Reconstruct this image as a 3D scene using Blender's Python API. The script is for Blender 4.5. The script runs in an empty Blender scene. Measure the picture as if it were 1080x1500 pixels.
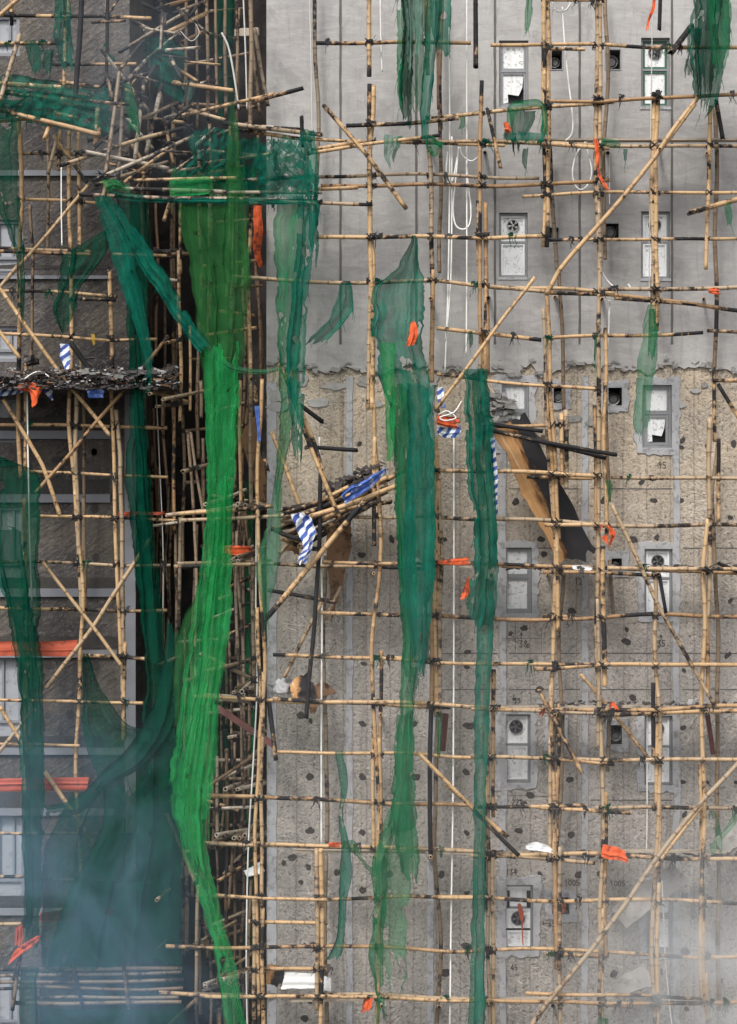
import bpy, math, random
from mathutils import Vector, noise, Matrix

# ------------------------------------------------------------------ camera, sky, sun, exposure
S = 89.0          # photograph pixels per metre on the facade
D = 32.0          # metres from the camera to the facade (facade front is y = 0, z = 0 at picture middle)
scn = bpy.context.scene
COL = scn.collection
cam_d = bpy.data.cameras.new('camera')
cam = bpy.data.objects.new('camera', cam_d)
COL.objects.link(cam)
cam.location = (0, -D, 0)
cam.rotation_euler = (math.radians(90), 0, 0)
cam_d.sensor_fit = 'VERTICAL'
cam_d.sensor_height = 24.0
cam_d.lens = 24.0 * D / (1500.0 / S)
cam_d.clip_end = 900
scn.camera = cam

SUN_EL, SUN_AZ = math.radians(50), math.radians(202)
world = bpy.data.worlds.new('World')
scn.world = world
world.use_nodes = True
wt = world.node_tree
wt.nodes.clear()
w_out = wt.nodes.new('ShaderNodeOutputWorld')
w_bg = wt.nodes.new('ShaderNodeBackground')
w_sky = wt.nodes.new('ShaderNodeTexSky')
w_sky.sky_type = 'NISHITA'
w_sky.sun_disc = False
w_sky.sun_elevation = SUN_EL
w_sky.sun_rotation = SUN_AZ
w_sky.dust_density = 4.0
w_hs = wt.nodes.new('ShaderNodeHueSaturation')
w_hs.inputs['Saturation'].default_value = 0.30
wt.links.new(w_sky.outputs[0], w_hs.inputs['Color'])
wt.links.new(w_hs.outputs[0], w_bg.inputs[0])
w_bg.inputs[1].default_value = 0.13
wt.links.new(w_bg.outputs[0], w_out.inputs[0])

sun_d = bpy.data.lights.new('sun', 'SUN')
sun_d.energy = 1.5
sun_d.angle = math.radians(12)
sun_d.color = (1.0, 0.965, 0.92)
sun = bpy.data.objects.new('sun', sun_d)
COL.objects.link(sun)
sdir = Vector((math.sin(SUN_AZ) * math.cos(SUN_EL), math.cos(SUN_AZ) * math.cos(SUN_EL), math.sin(SUN_EL)))
sun.rotation_euler = (-sdir).to_track_quat('-Z', 'Y').to_euler()

vs = scn.view_settings
vs.view_transform = 'Standard'
vs.look = 'None'
vs.gamma = 1.0
vs.use_curve_mapping = False
vs.exposure = 0.78
scn.cycles.transparent_max_bounces = 24
scn.cycles.max_bounces = 6
scn.cycles.volume_bounces = 2

RNG = random.Random(7)
R = RNG.uniform

# ------------------------------------------------------------------ helpers
def P(px, py, y=0.0):
    k = (D + y) / D / S
    return Vector(((px - 540.0) * k, y, (750.0 - py) * k))

def link(name, me, parent=None, mats=()):
    o = bpy.data.objects.new(name, me)
    COL.objects.link(o)
    if me is not None:
        for m in mats:
            if m.name not in me.materials:
                me.materials.append(m)
    if parent is not None:
        o.parent = parent
    return o

def tag(o, label=None, cat=None, group=None, kind=None):
    if label: o['label'] = label
    if cat: o['category'] = cat
    if group: o['group'] = group
    if kind: o['kind'] = kind
    return o

def thing(name, label, cat, group=None, loc=(0, 0, 0)):
    o = bpy.data.objects.new(name, None)
    o.empty_display_size = 0.3
    o.location = loc
    COL.objects.link(o)
    return tag(o, label, cat, group)

class MB:
    def __init__(s):
        s.v, s.f, s.m = [], [], []
    def add(s, vs_, fs, m=0):
        b = len(s.v)
        s.v += [tuple(q) for q in vs_]
        for f in fs:
            s.f.append(tuple(i + b for i in f)); s.m.append(m)
    def box(s, a, b, m=0):
        x0, y0, z0 = a; x1, y1, z1 = b
        s.add([(x0,y0,z0),(x1,y0,z0),(x1,y1,z0),(x0,y1,z0),(x0,y0,z1),(x1,y0,z1),(x1,y1,z1),(x0,y1,z1)],
              [(0,3,2,1),(4,5,6,7),(0,1,5,4),(1,2,6,5),(2,3,7,6),(3,0,4,7)], m)
    def obox(s, c, ax, ay, az, m=0):
        vs_ = [c + ax*i + ay*j + az*k for k in (-1,1) for j in (-1,1) for i in (-1,1)]
        s.add(vs_, [(0,2,3,1),(4,5,7,6),(0,1,5,4),(1,3,7,5),(3,2,6,7),(2,0,4,6)], m)
    def tube(s, pts, r, n=6, m=0, cap=True):
        rings = []
        for i, p in enumerate(pts):
            t = (pts[min(i+1, len(pts)-1)] - pts[max(i-1, 0)])
            t = t.normalized() if t.length > 1e-9 else Vector((0,0,1))
            a = t.orthogonal() if abs(t.z) > .9 else t.cross(Vector((0,0,1)))
            ref = Vector((0,1,0)) if abs(t.y) < .9 else Vector((1,0,0))
            a = t.cross(ref).normalized(); b = t.cross(a)
            rr = r[i] if isinstance(r, (list, tuple)) else r
            rings.append([p + (a*math.cos(2*math.pi*j/n) + b*math.sin(2*math.pi*j/n))*rr for j in range(n)])
        vs_ = [q for rg in rings for q in rg]
        fs = [(i*n+j, i*n+(j+1)%n, (i+1)*n+(j+1)%n, (i+1)*n+j) for i in range(len(pts)-1) for j in range(n)]
        if cap:
            fs += [tuple(range(n))[::-1], tuple((len(pts)-1)*n + j for j in range(n))]
        s.add(vs_, fs, m)
    def mesh(s, name, smooth=False):
        me = bpy.data.meshes.new(name)
        me.from_pydata(s.v, [], s.f)
        if any(s.m):
            me.polygons.foreach_set('material_index', s.m)
        if smooth:
            me.polygons.foreach_set('use_smooth', [True]*len(s.f))
        me.update()
        return me
    def build(s, name, mats, parent=None, smooth=False):
        if not isinstance(mats, (list, tuple)): mats = [mats]
        me = s.mesh(name, smooth)
        o = bpy.data.objects.new(name, me)
        for m in mats: me.materials.append(m)
        COL.objects.link(o)
        if parent is not None: o.parent = parent
        return o

def fbm(x, y=0.0, z=0.0):
    return noise.noise((x, y, z)) * .65 + noise.noise((x*2.1+7, y*2.1, z*2.1)) * .35

# ------------------------------------------------------------------ materials
def new_mat(name):
    m = bpy.data.materials.new(name)
    m.use_nodes = True
    nt = m.node_tree
    nt.nodes.clear()
    return m, nt, nt.nodes.new('ShaderNodeOutputMaterial')

class NT:
    def __init__(s, nt): s.nt = nt
    def n(s, t, **kw):
        nd = s.nt.nodes.new(t)
        for k, v in kw.items():
            if k.startswith('_'): setattr(nd, k[1:], v)
            else:
                key = k.replace('__', ' ')
                if isinstance(v, bpy.types.NodeSocket): s.nt.links.new(v, nd.inputs[key])
                else: nd.inputs[key].default_value = v
        return nd
    def link(s, a, b): s.nt.links.new(a, b)
    def coord(s, which='Object', scale=(1,1,1), rot=(0,0,0), loc=(0,0,0)):
        tc = s.nt.nodes.new('ShaderNodeTexCoord')
        src = tc.outputs[which]
        if any(rot):
            m0 = s.nt.nodes.new('ShaderNodeMapping'); m0.inputs['Rotation'].default_value = rot
            s.link(src, m0.inputs['Vector']); src = m0.outputs[0]
        mp = s.nt.nodes.new('ShaderNodeMapping')
        mp.inputs['Scale'].default_value = scale
        mp.inputs['Location'].default_value = loc
        s.link(src, mp.inputs['Vector'])
        return mp.outputs[0]
    def noise(s, vec, scale, detail=4, rough=.55, dist=0.0):
        nd = s.nt.nodes.new('ShaderNodeTexNoise')
        s.link(vec, nd.inputs['Vector'])
        nd.inputs['Scale'].default_value = scale
        nd.inputs['Detail'].default_value = detail
        nd.inputs['Roughness'].default_value = rough
        nd.inputs['Distortion'].default_value = dist
        return nd.outputs['Fac']
    def ramp(s, fac, *stops):
        nd = s.nt.nodes.new('ShaderNodeValToRGB')
        e = nd.color_ramp.elements
        while len(e) < len(stops): e.new(0.5)
        for el, (p, c) in zip(e, stops):
            el.position = p
            el.color = (c, c, c, 1) if isinstance(c, (int, float)) else (*c, 1)
        s.link(fac, nd.inputs[0])
        return nd.outputs[0]
    def mix(s, fac, a, b, mode='MIX'):
        nd = s.nt.nodes.new('ShaderNodeMix')
        nd.data_type = 'RGBA'; nd.blend_type = mode
        for sock, v in ((nd.inputs[0], fac), (nd.inputs[6], a), (nd.inputs[7], b)):
            if isinstance(v, bpy.types.NodeSocket): s.link(v, sock)
            elif isinstance(v, (int, float)): sock.default_value = v if sock == nd.inputs[0] else (v, v, v, 1)
            else: sock.default_value = (*v, 1)
        return nd.outputs[2]
    def math(s, op, a, b=0.0, clamp=False):
        nd = s.nt.nodes.new('ShaderNodeMath')
        nd.operation = op; nd.use_clamp = clamp
        for sock, v in ((nd.inputs[0], a), (nd.inputs[1], b)):
            if isinstance(v, bpy.types.NodeSocket): s.link(v, sock)
            else: sock.default_value = v
        return nd.outputs[0]
    def attr(s, name):
        nd = s.nt.nodes.new('ShaderNodeAttribute'); nd.attribute_name = name
        return nd.outputs['Fac']
    def rand(s):
        return s.nt.nodes.new('ShaderNodeObjectInfo').outputs['Random']
    def bsdf(s, out, col, rough=.85, bump=None, bstr=.4, bdist=.01, metal=0.0, spec=.3):
        b = s.nt.nodes.new('ShaderNodeBsdfPrincipled')
        for k, v in (('Base Color', col), ('Roughness', rough), ('Metallic', metal)):
            if isinstance(v, bpy.types.NodeSocket): s.link(v, b.inputs[k])
            else: b.inputs[k].default_value = (*v, 1) if isinstance(v, tuple) else v
        b.inputs['Specular IOR Level'].default_value = spec
        if bump is not None:
            bp = s.nt.nodes.new('ShaderNodeBump')
            bp.inputs['Strength'].default_value = bstr
            bp.inputs['Distance'].default_value = bdist
            s.link(bump, bp.inputs['Height'])
            s.link(bp.outputs[0], b.inputs['Normal'])
        s.link(b.outputs[0], out.inputs['Surface'])
        return b

def mat_bamboo(name, light=(0.54,0.345,0.17), dark=(0.27,0.155,0.072), bleach=0.0, shade_mix=0.0):
    m, nt, out = new_mat(name); k = NT(nt)
    oc = k.coord('Object')
    rnd = k.rand()
    uv = k.coord('UV', (1,1,1))
    fib = k.noise(k.coord('UV', (9, 1.3, 1)), 3.0, 3)
    big = k.noise(oc, 1.7, 3)
    c = k.mix(k.math('ADD', k.math('MULTIPLY', big, .7), k.math('MULTIPLY', rnd, .45), True), dark, light)
    c = k.mix(k.math('MULTIPLY', fib, .40), c, (0.60, 0.45, 0.27))
    if bleach: c = k.mix(bleach, c, (0.62, 0.58, 0.52))
    c = k.mix(k.ramp(rnd, (.62, 0.0), (.95, .75)), c, (0.26, 0.215, 0.16))
    c = k.mix(k.ramp(rnd, (.0, .6), (.22, 0.0)), c, (0.20, 0.10, 0.042))
    # brown stain spots
    sp = k.ramp(k.noise(oc, 14, 3), (.60, 0.0), (.72, 1.0))
    c = k.mix(k.math('MULTIPLY', sp, .55), c, (0.14, 0.075, 0.035))
    c = k.mix(k.math('MULTIPLY', k.attr('node'), k.math('ADD', .25, k.math('MULTIPLY', rnd, .5))), c, (0.075, 0.042, 0.024))
    n1 = k.noise(oc, 9.0, 6, .7)
    ch = k.math('ADD', k.attr('char'), k.math('MULTIPLY', k.math('SUBTRACT', n1, .5), 1.7))
    sc = k.ramp(ch, (.28, 0.0), (.47, 1.0))
    bl = k.ramp(ch, (.46, 0.0), (.56, 1.0))
    c = k.mix(k.math('MULTIPLY', sc, .55), c, (0.10, 0.045, 0.016))
    c = k.mix(bl, c, (0.012, 0.011, 0.012))
    if shade_mix: c = k.mix(shade_mix, c, (0.03, 0.026, 0.025))  # even darkening that stands in for shade on the poles
    ro = k.mix(bl, .5, .8)
    k.bsdf(out, c, k.math('ADD', ro, 0.0), k.math('ADD', fib, n1), .25, .006, 0, .35)
    return m

def mat_net(name, col, col2, opaque=(.55, .86), trans=.45):
    m, nt, out = new_mat(name); k = NT(nt)
    streak = k.noise(k.coord('UV', (60, .5, 1)), 1.0, 4, .6)
    cloud = k.noise(k.coord('UV', (2.2, 2.2, 1)), 1.0, 3)
    c = k.mix(k.ramp(k.math('ADD', k.math('MULTIPLY', streak, .35), k.math('MULTIPLY', cloud, .65)), (.36, 0.0), (.64, 1.0)), col2, col)
    dust = k.ramp(k.noise(k.coord('Object'), 26, 2), (.70, 0.0), (.76, 1.0))
    c = k.mix(k.math('MULTIPLY', dust, .4), c, (0.25, 0.30, 0.26))
    sc_ = k.ramp(k.noise(k.coord('UV', (5, 1.6, 1)), 1.0, 5, .7), (.60, 0.0), (.74, 1.0))
    c = k.mix(k.math('MULTIPLY', sc_, .5), c, tuple(x*.25 + .006 for x in col2))
    edge = k.attr('edge')
    c = k.mix(k.math('MULTIPLY', edge, .55), c, tuple(x*.18 + .004 for x in col2))
    df = k.n('ShaderNodeBsdfDiffuse'); k.link(c, df.inputs[0])
    tl = k.n('ShaderNodeBsdfTranslucent'); k.link(c, tl.inputs[0])
    ms = k.n('ShaderNodeMixShader'); ms.inputs[0].default_value = trans
    k.link(df.outputs[0], ms.inputs[1]); k.link(tl.outputs[0], ms.inputs[2])
    tr = k.n('ShaderNodeBsdfTransparent')
    tr.inputs[0].default_value = (0.95, 1.0, 0.96, 1)
    a = k.ramp(k.math('ADD', k.math('MULTIPLY', streak, .22), k.math('MULTIPLY', k.noise(k.coord('UV', (4.5, .55, 1)), 1.0, 4, .6), .78)), (.36, opaque[0]), (.62, opaque[1]))
    a = k.math('ADD', a, k.math('MULTIPLY', edge, .2), True)
    mx = k.n('ShaderNodeMixShader')
    k.link(a, mx.inputs[0]); k.link(tr.outputs[0], mx.inputs[1]); k.link(ms.outputs[0], mx.inputs[2])
    k.link(mx.outputs[0], out.inputs['Surface'])
    return m

def mat_plain(name, col, rough=.7, var=.3, scale=9.0, bstr=.2, dirt=None, metal=0.0, spec=.3):
    m, nt, out = new_mat(name); k = NT(nt)
    oc = k.coord('Object')
    n1 = k.noise(oc, scale, 4)
    lo = tuple(c*(1-var) for c in col); hi = tuple(min(1, c*(1+var)) for c in col)
    c = k.mix(n1, lo, hi)
    if dirt:
        d = k.ramp(k.noise(oc, dirt[1], 4, .7), (dirt[2], 0.0), (dirt[2]+.1, 1.0))
        c = k.mix(k.math('MULTIPLY', d, dirt[3]), c, dirt[0])
    k.bsdf(out, c, rough, n1, bstr, .01, metal, spec)
    return m

def mat_render_coat():
    m, nt, out = new_mat('cement_render'); k = NT(nt)
    oc = k.coord('Object')
    big = k.noise(k.coord('Object', (.5, 1, .32)), 1.1, 5, .6)
    trowel = k.noise(k.coord('Object', (1.0, 1, 3.2)), 2.4, 6, .68, .8)
    run = k.noise(k.coord('Object', (8.0, 1, .7)), 1.3, 5, .7, .6)
    c = k.mix(k.ramp(big, (.3, 0.0), (.7, 1.0)), (0.265, 0.255, 0.25), (0.39, 0.378, 0.365))
    c = k.mix(k.math('MULTIPLY', k.ramp(trowel, (.42, 0.0), (.72, 1.0)), .55), c, (0.47, 0.455, 0.43))
    c = k.mix(k.math('MULTIPLY', k.ramp(run, (.54, 0.0), (.76, 1.0)), .45), c, (0.17, 0.16, 0.158))
    bl = k.ramp(k.noise(k.coord('Object', (1, 1, .7)), 1.9, 6, .7, .5), (.53, 0.0), (.66, 1.0))
    c = k.mix(k.math('MULTIPLY', bl, .48), c, (0.195, 0.185, 0.18))
    soot = k.ramp(k.noise(oc, .55, 4, .6), (.52, 0.0), (.72, 1.0))
    c = k.mix(k.math('MULTIPLY', soot, .5), c, (0.17, 0.163, 0.163))
    crk = k.n('ShaderNodeTexVoronoi', Scale=5.5); crk.feature = 'F1'
    k.link(oc, crk.inputs['Vector'])
    spk = k.ramp(k.noise(oc, 17, 2), (.73, 0.0), (.77, 1.0))
    c = k.mix(k.math('MULTIPLY', spk, .5), c, (0.09, 0.085, 0.08))
    k.bsdf(out, c, .9, k.math('ADD', trowel, k.math('MULTIPLY', k.noise(oc, 22, 4), .35)), .42, .02, 0, .2)
    return m

def mat_chipped():
    m, nt, out = new_mat('chipped_concrete'); k = NT(nt)
    oc = k.coord('Object')
    warp = k.noise(oc, 1.3, 2)
    a1 = k.noise(k.coord('Object', (3.4, 1, 11), (0, math.radians(48), 0)), 2.2, 4, .68, 1.6)
    a2 = k.noise(k.coord('Object', (4.2, 1, 9), (0, math.radians(-33), 0)), 2.0, 4, .68, 1.6)
    sel = k.ramp(k.noise(k.coord('Object', (1.4, 1, .9)), 1.1, 4, .6), (.40, 0.0), (.60, 1.0))
    nd = nt.nodes.new('ShaderNodeMix'); nd.data_type = 'FLOAT'
    k.link(sel, nd.inputs[0]); k.link(a1, nd.inputs[2]); k.link(a2, nd.inputs[3])
    g = nd.outputs[0]
    fine = k.noise(oc, 15, 5, .7)
    chips = k.ramp(g, (.50, 0.0), (.64, 1.0))
    blot = k.noise(k.coord('Object', (.8, 1, .6)), 1.5, 5, .62)
    geo = nt.nodes.new('ShaderNodeTexCoord'); sx = nt.nodes.new('ShaderNodeSeparateXYZ')
    k.link(geo.outputs['Object'], sx.inputs[0])
    z = k.math('ADD', k.math('MULTIPLY', sx.outputs[2], .22), k.math('MULTIPLY', blot, 1.6))
    tone = k.ramp(z, (.30, 0.0), (.95, 1.0))
    base = k.mix(tone, (0.47, 0.435, 0.40), (0.66, 0.54, 0.405))
    base = k.mix(k.math('MULTIPLY', k.ramp(blot, (.42, 0.0), (.66, 1.0)), .6), base, (0.33, 0.31, 0.29))
    patch = k.ramp(k.noise(oc, .9, 4, .6), (.40, .45), (.60, .95))
    c = k.mix(k.math('MULTIPLY', chips, patch), base, (0.66, 0.60, 0.52))
    st = k.ramp(k.noise(k.coord('Object', (5.0, 1, .35)), 1.2, 4, .6), (.54, 0.0), (.74, 1.0))
    c = k.mix(k.math('MULTIPLY', st, .5), c, (0.15, 0.125, 0.105))
    dk = k.ramp(fine, (.34, 1.0), (.46, 0.0))
    c = k.mix(k.math('MULTIPLY', dk, .8), c, (0.095, 0.08, 0.07))
    cv = k.ramp(g, (.36, 1.0), (.47, 0.0))
    c = k.mix(k.math('MULTIPLY', cv, .55), c, (0.13, 0.112, 0.098))
    lt = k.ramp(k.noise(oc, 24, 4, .7), (.56, 0.0), (.68, 1.0))
    c = k.mix(k.math('MULTIPLY', lt, .45), c, (0.66, 0.60, 0.52))
    pk = k.math('FRACT', k.math('ADD', k.math('MULTIPLY', sx.outputs[0], 2.6), k.math('MULTIPLY', k.noise(oc, 2.0, 3), .22)))
    c = k.mix(k.math('MULTIPLY', k.ramp(pk, (.03, 1.0), (.09, 0.0)), .38), c, (0.13, 0.115, 0.10))
    k.bsdf(out, c, .92, k.math('ADD', k.math('MULTIPLY', g, 1.3), k.math('MULTIPLY', fine, 1.0)), 1.0, .05, 0, .15)
    return m

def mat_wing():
    m, nt, out = new_mat('wing_concrete_shaded'); k = NT(nt)
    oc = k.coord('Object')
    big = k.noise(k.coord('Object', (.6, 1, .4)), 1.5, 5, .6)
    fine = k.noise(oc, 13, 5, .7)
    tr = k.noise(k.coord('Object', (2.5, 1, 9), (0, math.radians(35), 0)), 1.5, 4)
    c = k.mix(k.ramp(big, (.32, 0.0), (.68, 1.0)), (0.045, 0.041, 0.042), (0.105, 0.097, 0.096))  # base greys kept dark to put the wing's shade into its colour
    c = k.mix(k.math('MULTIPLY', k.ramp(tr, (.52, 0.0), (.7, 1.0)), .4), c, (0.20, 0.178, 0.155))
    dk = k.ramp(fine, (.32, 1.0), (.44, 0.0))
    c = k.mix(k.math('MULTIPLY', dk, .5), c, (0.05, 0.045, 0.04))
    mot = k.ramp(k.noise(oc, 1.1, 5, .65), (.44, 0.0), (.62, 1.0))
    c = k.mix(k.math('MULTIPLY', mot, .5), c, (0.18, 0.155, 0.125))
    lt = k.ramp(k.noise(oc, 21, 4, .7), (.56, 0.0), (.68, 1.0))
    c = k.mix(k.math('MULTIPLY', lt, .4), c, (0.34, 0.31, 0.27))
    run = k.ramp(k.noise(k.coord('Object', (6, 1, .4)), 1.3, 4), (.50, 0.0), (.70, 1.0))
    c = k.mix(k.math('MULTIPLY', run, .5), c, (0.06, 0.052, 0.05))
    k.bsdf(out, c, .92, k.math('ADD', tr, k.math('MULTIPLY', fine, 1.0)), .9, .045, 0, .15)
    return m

def mat_burnt_ply():
    m, nt, out = new_mat('burnt_plywood'); k = NT(nt)
    uv = nt.nodes.new('ShaderNodeTexCoord'); sx = nt.nodes.new('ShaderNodeSeparateXYZ')
    k.link(uv.outputs['UV'], sx.inputs[0])
    grain = k.noise(k.coord('UV', (14, 1.5, 1)), 1.0, 5, .6)
    big = k.noise(k.coord('UV', (4.0, .9, 1)), 1.0, 4, .6)
    c = k.mix(grain, (0.33, 0.155, 0.055), (0.56, 0.33, 0.15))
    pale = k.ramp(k.noise(k.coord('UV', (10.0, .45, 1), (0,0,.04)), 1.0, 3), (.55, 0.0), (.63, 1.0))
    c = k.mix(k.math('MULTIPLY', pale, .8), c, (0.72, 0.55, 0.36))
    wv = k.noise(k.coord('UV', (5.0, 2.2, 1)), 1.0, 5, .65)
    ch = k.math('ADD', k.math('ADD', k.math('MULTIPLY', sx.outputs[0], .95), k.math('MULTIPLY', sx.outputs[1], .17)), k.math('ADD', k.math('MULTIPLY', wv, .55), k.math('MULTIPLY', big, .38)))
    c = k.mix(k.ramp(ch, (.86, 0.0), (.98, 1.0)), c, (0.10, 0.042, 0.014))
    c = k.mix(k.ramp(ch, (.99, 0.0), (1.0, 1.0)), c, (0.022, 0.021, 0.023))
    k.bsdf(out, c, .75, grain, .4, .012, 0, .3)
    return m

def mat_stripes():
    m, nt, out = new_mat('blue_white_striped_tarp'); k = NT(nt)
    w = nt.nodes.new('ShaderNodeTexWave'); w.bands_direction = 'Y'
    k.link(k.coord('UV', (1, 1, 1), (0, 0, .5)), w.inputs['Vector'])
    w.inputs['Scale'].default_value = 2.6; w.inputs['Distortion'].default_value = 1.2; w.inputs['Detail Scale'].default_value = 2.0
    f = k.ramp(w.outputs['Fac'], (.45, 0.0), (.5, 1.0))
    c = k.mix(f, (0.035, 0.08, 0.30), (0.62, 0.64, 0.68))
    dd = k.ramp(k.noise(k.coord('UV'), 5, 4, .7), (.5, 0.0), (.7, 1.0))
    c = k.mix(k.math('MULTIPLY', dd, .45), c, (0.10, 0.09, 0.10))
    k.bsdf(out, c, .5, k.noise(k.coord('UV'), 9, 3), .5, .02, 0, .4)
    return m

def mat_pane():
    m, nt, out = new_mat('dusty_white_pane'); k = NT(nt)
    oc = k.coord('Object')
    c = k.mix(k.noise(k.coord('Object', (1, 1, .4)), 3, 4), (0.60, 0.62, 0.63), (0.88, 0.88, 0.87))
    c = k.mix(k.math('MULTIPLY', k.rand(), .22), c, (0.40, 0.41, 0.42))
    dr = k.ramp(k.noise(k.coord('Object', (9, 1, .8)), 1.4, 4, .65), (.50, 0.0), (.68, 1.0))
    c = k.mix(k.math('MULTIPLY', dr, .35), c, (0.30, 0.285, 0.27))
    sp = k.ramp(k.noise(oc, 19, 4, .75), (.56, 0.0), (.64, 1.0))
    c = k.mix(k.math('MULTIPLY', sp, .75), c, (0.13, 0.115, 0.10))
    big = k.ramp(k.noise(oc, 2.2, 4, .6), (.60, 0.0), (.72, 1.0))
    c = k.mix(k.math('MULTIPLY', big, .35), c, (0.22, 0.22, 0.22))
    k.bsdf(out, c, .35, sp, .1, .004, 0, .45)
    return m

M = {}
M['bamboo'] = mat_bamboo('bamboo')
M['bamboo_old_shaded'] = mat_bamboo('weathered_shaded_bamboo', (0.28,0.19,0.11), (0.13,0.08,0.05), .05, .30)  # weathered tone plus extra darkening that paints recess shade into the poles
M['bamboo_ash'] = mat_bamboo('ashen_bamboo', (0.42,0.35,0.26), (0.22,0.17,0.12), .38)
M['char'] = mat_plain('charcoal', (0.018,0.017,0.018), .75, .4, 14, .5)
M['net_bright'] = mat_net('bright_green_net', (0.045,0.48,0.145), (0.016,0.27,0.075), (.30,.82), .52)
M['net_olive'] = mat_net('faded_green_net', (0.055,0.24,0.07), (0.02,0.10,0.033), (.34,.74), .5)
M['net_teal'] = mat_net('teal_green_net', (0.014,0.215,0.145), (0.004,0.10,0.072), (.48,.92), .42)
M['net_mid'] = mat_net('green_net', (0.018,0.27,0.11), (0.006,0.12,0.055), (.42,.86), .45)
M['net_dark'] = mat_net('dark_green_net', (0.005,0.10,0.058), (0.002,0.045,0.032), (.50,.86), .45)  # darkest green tint among the net materials
M['net_burnt'] = mat_net('burnt_green_net', (0.010,0.17,0.115), (0.004,0.045,0.035), (.52,.90), .35)
M['net_pale'] = mat_net('pale_translucent_net', (0.10,0.33,0.17), (0.05,0.20,0.105), (.38,.68), .5)
M['net_gray'] = mat_net('greyish_green_net', (0.30,0.42,0.36), (0.06,0.20,0.14), (.5,.9), .4)
M['coat'] = mat_render_coat()
M['chip'] = mat_chipped()
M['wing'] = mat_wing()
M['soot'] = mat_plain('sooty_shaded_wall', (0.036,0.031,0.031), .95, .6, 1.6, .5, ((0.012,0.011,0.012), 1.3, .45, .8))  # soot tone set near black, also painting in the recess shade
M['mortar'] = mat_plain('grey_mortar', (0.38,0.38,0.39), .9, .38, 4, .6, ((0.15,0.145,0.135), 8, .50, .6))
M['mortar_rough'] = mat_plain('rough_mortar', (0.27,0.26,0.245), .95, .35, 11, .9, ((0.10,0.09,0.08), 15, .52, .6))
M['hole'] = mat_plain('black_patch', (0.055,0.050,0.047), .95, .5, 20, .8)
M['groove'] = mat_plain('groove', (0.11,0.105,0.10), .95, .35, 6, .3)
M['ink'] = mat_plain('black_marker', (0.055,0.05,0.05), .8, .2)
M['alu'] = mat_plain('window_metal', (0.25,0.255,0.265), .45, .25, 6, .15, ((0.12,0.11,0.10), 12, .58, .6), .3)
M['pvc'] = mat_plain('white_sash', (0.72,0.73,0.73), .45, .1, 5, .1, ((0.2,0.19,0.18), 16, .6, .6))
M['green_frame'] = mat_plain('green_frame', (0.045,0.12,0.075), .5, .2)
M['pane'] = mat_pane()
M['pane_grey'] = mat_plain('shade_dimmed_pane', (0.30,0.31,0.335), .35, .2, 2, .05, ((0.10,0.10,0.10), 7, .55, .5))  # white wing glass given a dimmer grey that stands for its shade
M['frame_grey'] = mat_plain('shade_dimmed_frame', (0.20,0.205,0.225), .5, .2, 4, .1)  # wing frames and ledges greyed darker, bay shade put into the colour
M['dark_in'] = mat_plain('dark_interior', (0.015,0.015,0.017), .6, .3)
M['duct'] = mat_plain('duct_metal', (0.42,0.41,0.39), .5, .35, 12, .3, ((0.08,0.075,0.07), 9, .5, .7), .2)
M['fan'] = mat_plain('fan_plastic', (0.10,0.10,0.105), .5, .3)
M['fan_white'] = mat_plain('fan_ring', (0.50,0.50,0.48), .5, .3, 9, .2, ((0.08,0.07,0.06), 14, .5, .6))
M['rope'] = mat_plain('white_rope', (0.74,0.73,0.70), .8, .12, 20, .3)
M['rope_grey'] = mat_plain('grey_rope', (0.50,0.49,0.46), .8, .15, 20, .3)
M['orange'] = mat_plain('orange_tarp', (0.60,0.095,0.026), .75, .35, 5, .5, ((0.07,0.025,0.02), 9, .50, .85))
M['orange_dull'] = mat_plain('faded_orange_tarp', (0.36,0.075,0.04), .8, .3, 3, .3, ((0.06,0.03,0.025), 6, .56, .7))
M['stripe'] = mat_stripes()
M['blue'] = mat_plain('blue_tarp', (0.06,0.12,0.38), .55, .4, 6, .4, ((0.45,0.47,0.52), 7, .55, .8))
M['ply'] = mat_burnt_ply()
M['board'] = mat_plain('grey_plank', (0.34,0.285,0.225), .85, .35, 7, .5, ((0.10,0.08,0.065), 5, .55, .6))
M['brown'] = mat_plain('brown_board', (0.19,0.105,0.055), .8, .5, 4, .5, ((0.03,0.02,0.015), 5, .52, .8))
M['white_sheet'] = mat_plain('white_sheet', (0.72,0.72,0.71), .5, .12, 6, .2, ((0.2,0.19,0.18), 8, .6, .5))
M['cement_lump'] = mat_plain('cement_lump', (0.34,0.34,0.345), .95, .55, 14, 1.0, ((0.15,0.145,0.14), 9, .5, .6))
M['gold'] = mat_plain('yellow_wrap', (0.55,0.35,0.06), .4, .4)
M['slab_mat'] = mat_plain('broken_slab', (0.30,0.285,0.265), .9, .4, 4, .7, ((0.15,0.10,0.085), 6, .54, .6))
M['steel'] = mat_plain('red_brown_steel', (0.13,0.045,0.04), .55, .4, 8, .3)
M['ash'] = mat_plain('charred_rubble', (0.06,0.052,0.05), .95, .8, 9, .7, ((0.32,0.30,0.29), 13, .60, .8))
M['tie'] = mat_plain('black_strap', (0.02,0.019,0.02), .6, .4)
M['brick'] = mat_plain('red_brick', (0.26,0.10,0.06), .9, .3, 14, .4)
M['ground'] = mat_plain('asphalt', (0.055,0.055,0.056), .9, .3, 3, .3)

# ------------------------------------------------------------------ ground
g = MB(); g.add([(-350,-350,-34),(350,-350,-34),(350,350,-34),(-350,350,-34)], [(0,1,2,3)])
tag(g.build('ground', M['ground']), 'dark asphalt ground at the foot of the building', kind='structure')

# ------------------------------------------------------------------ buildings
def px(x, y=0.0): return (x - 540.0) / S * (D + y) / D
def pz(v, y=0.0): return (750.0 - v) / S * (D + y) / D

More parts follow.
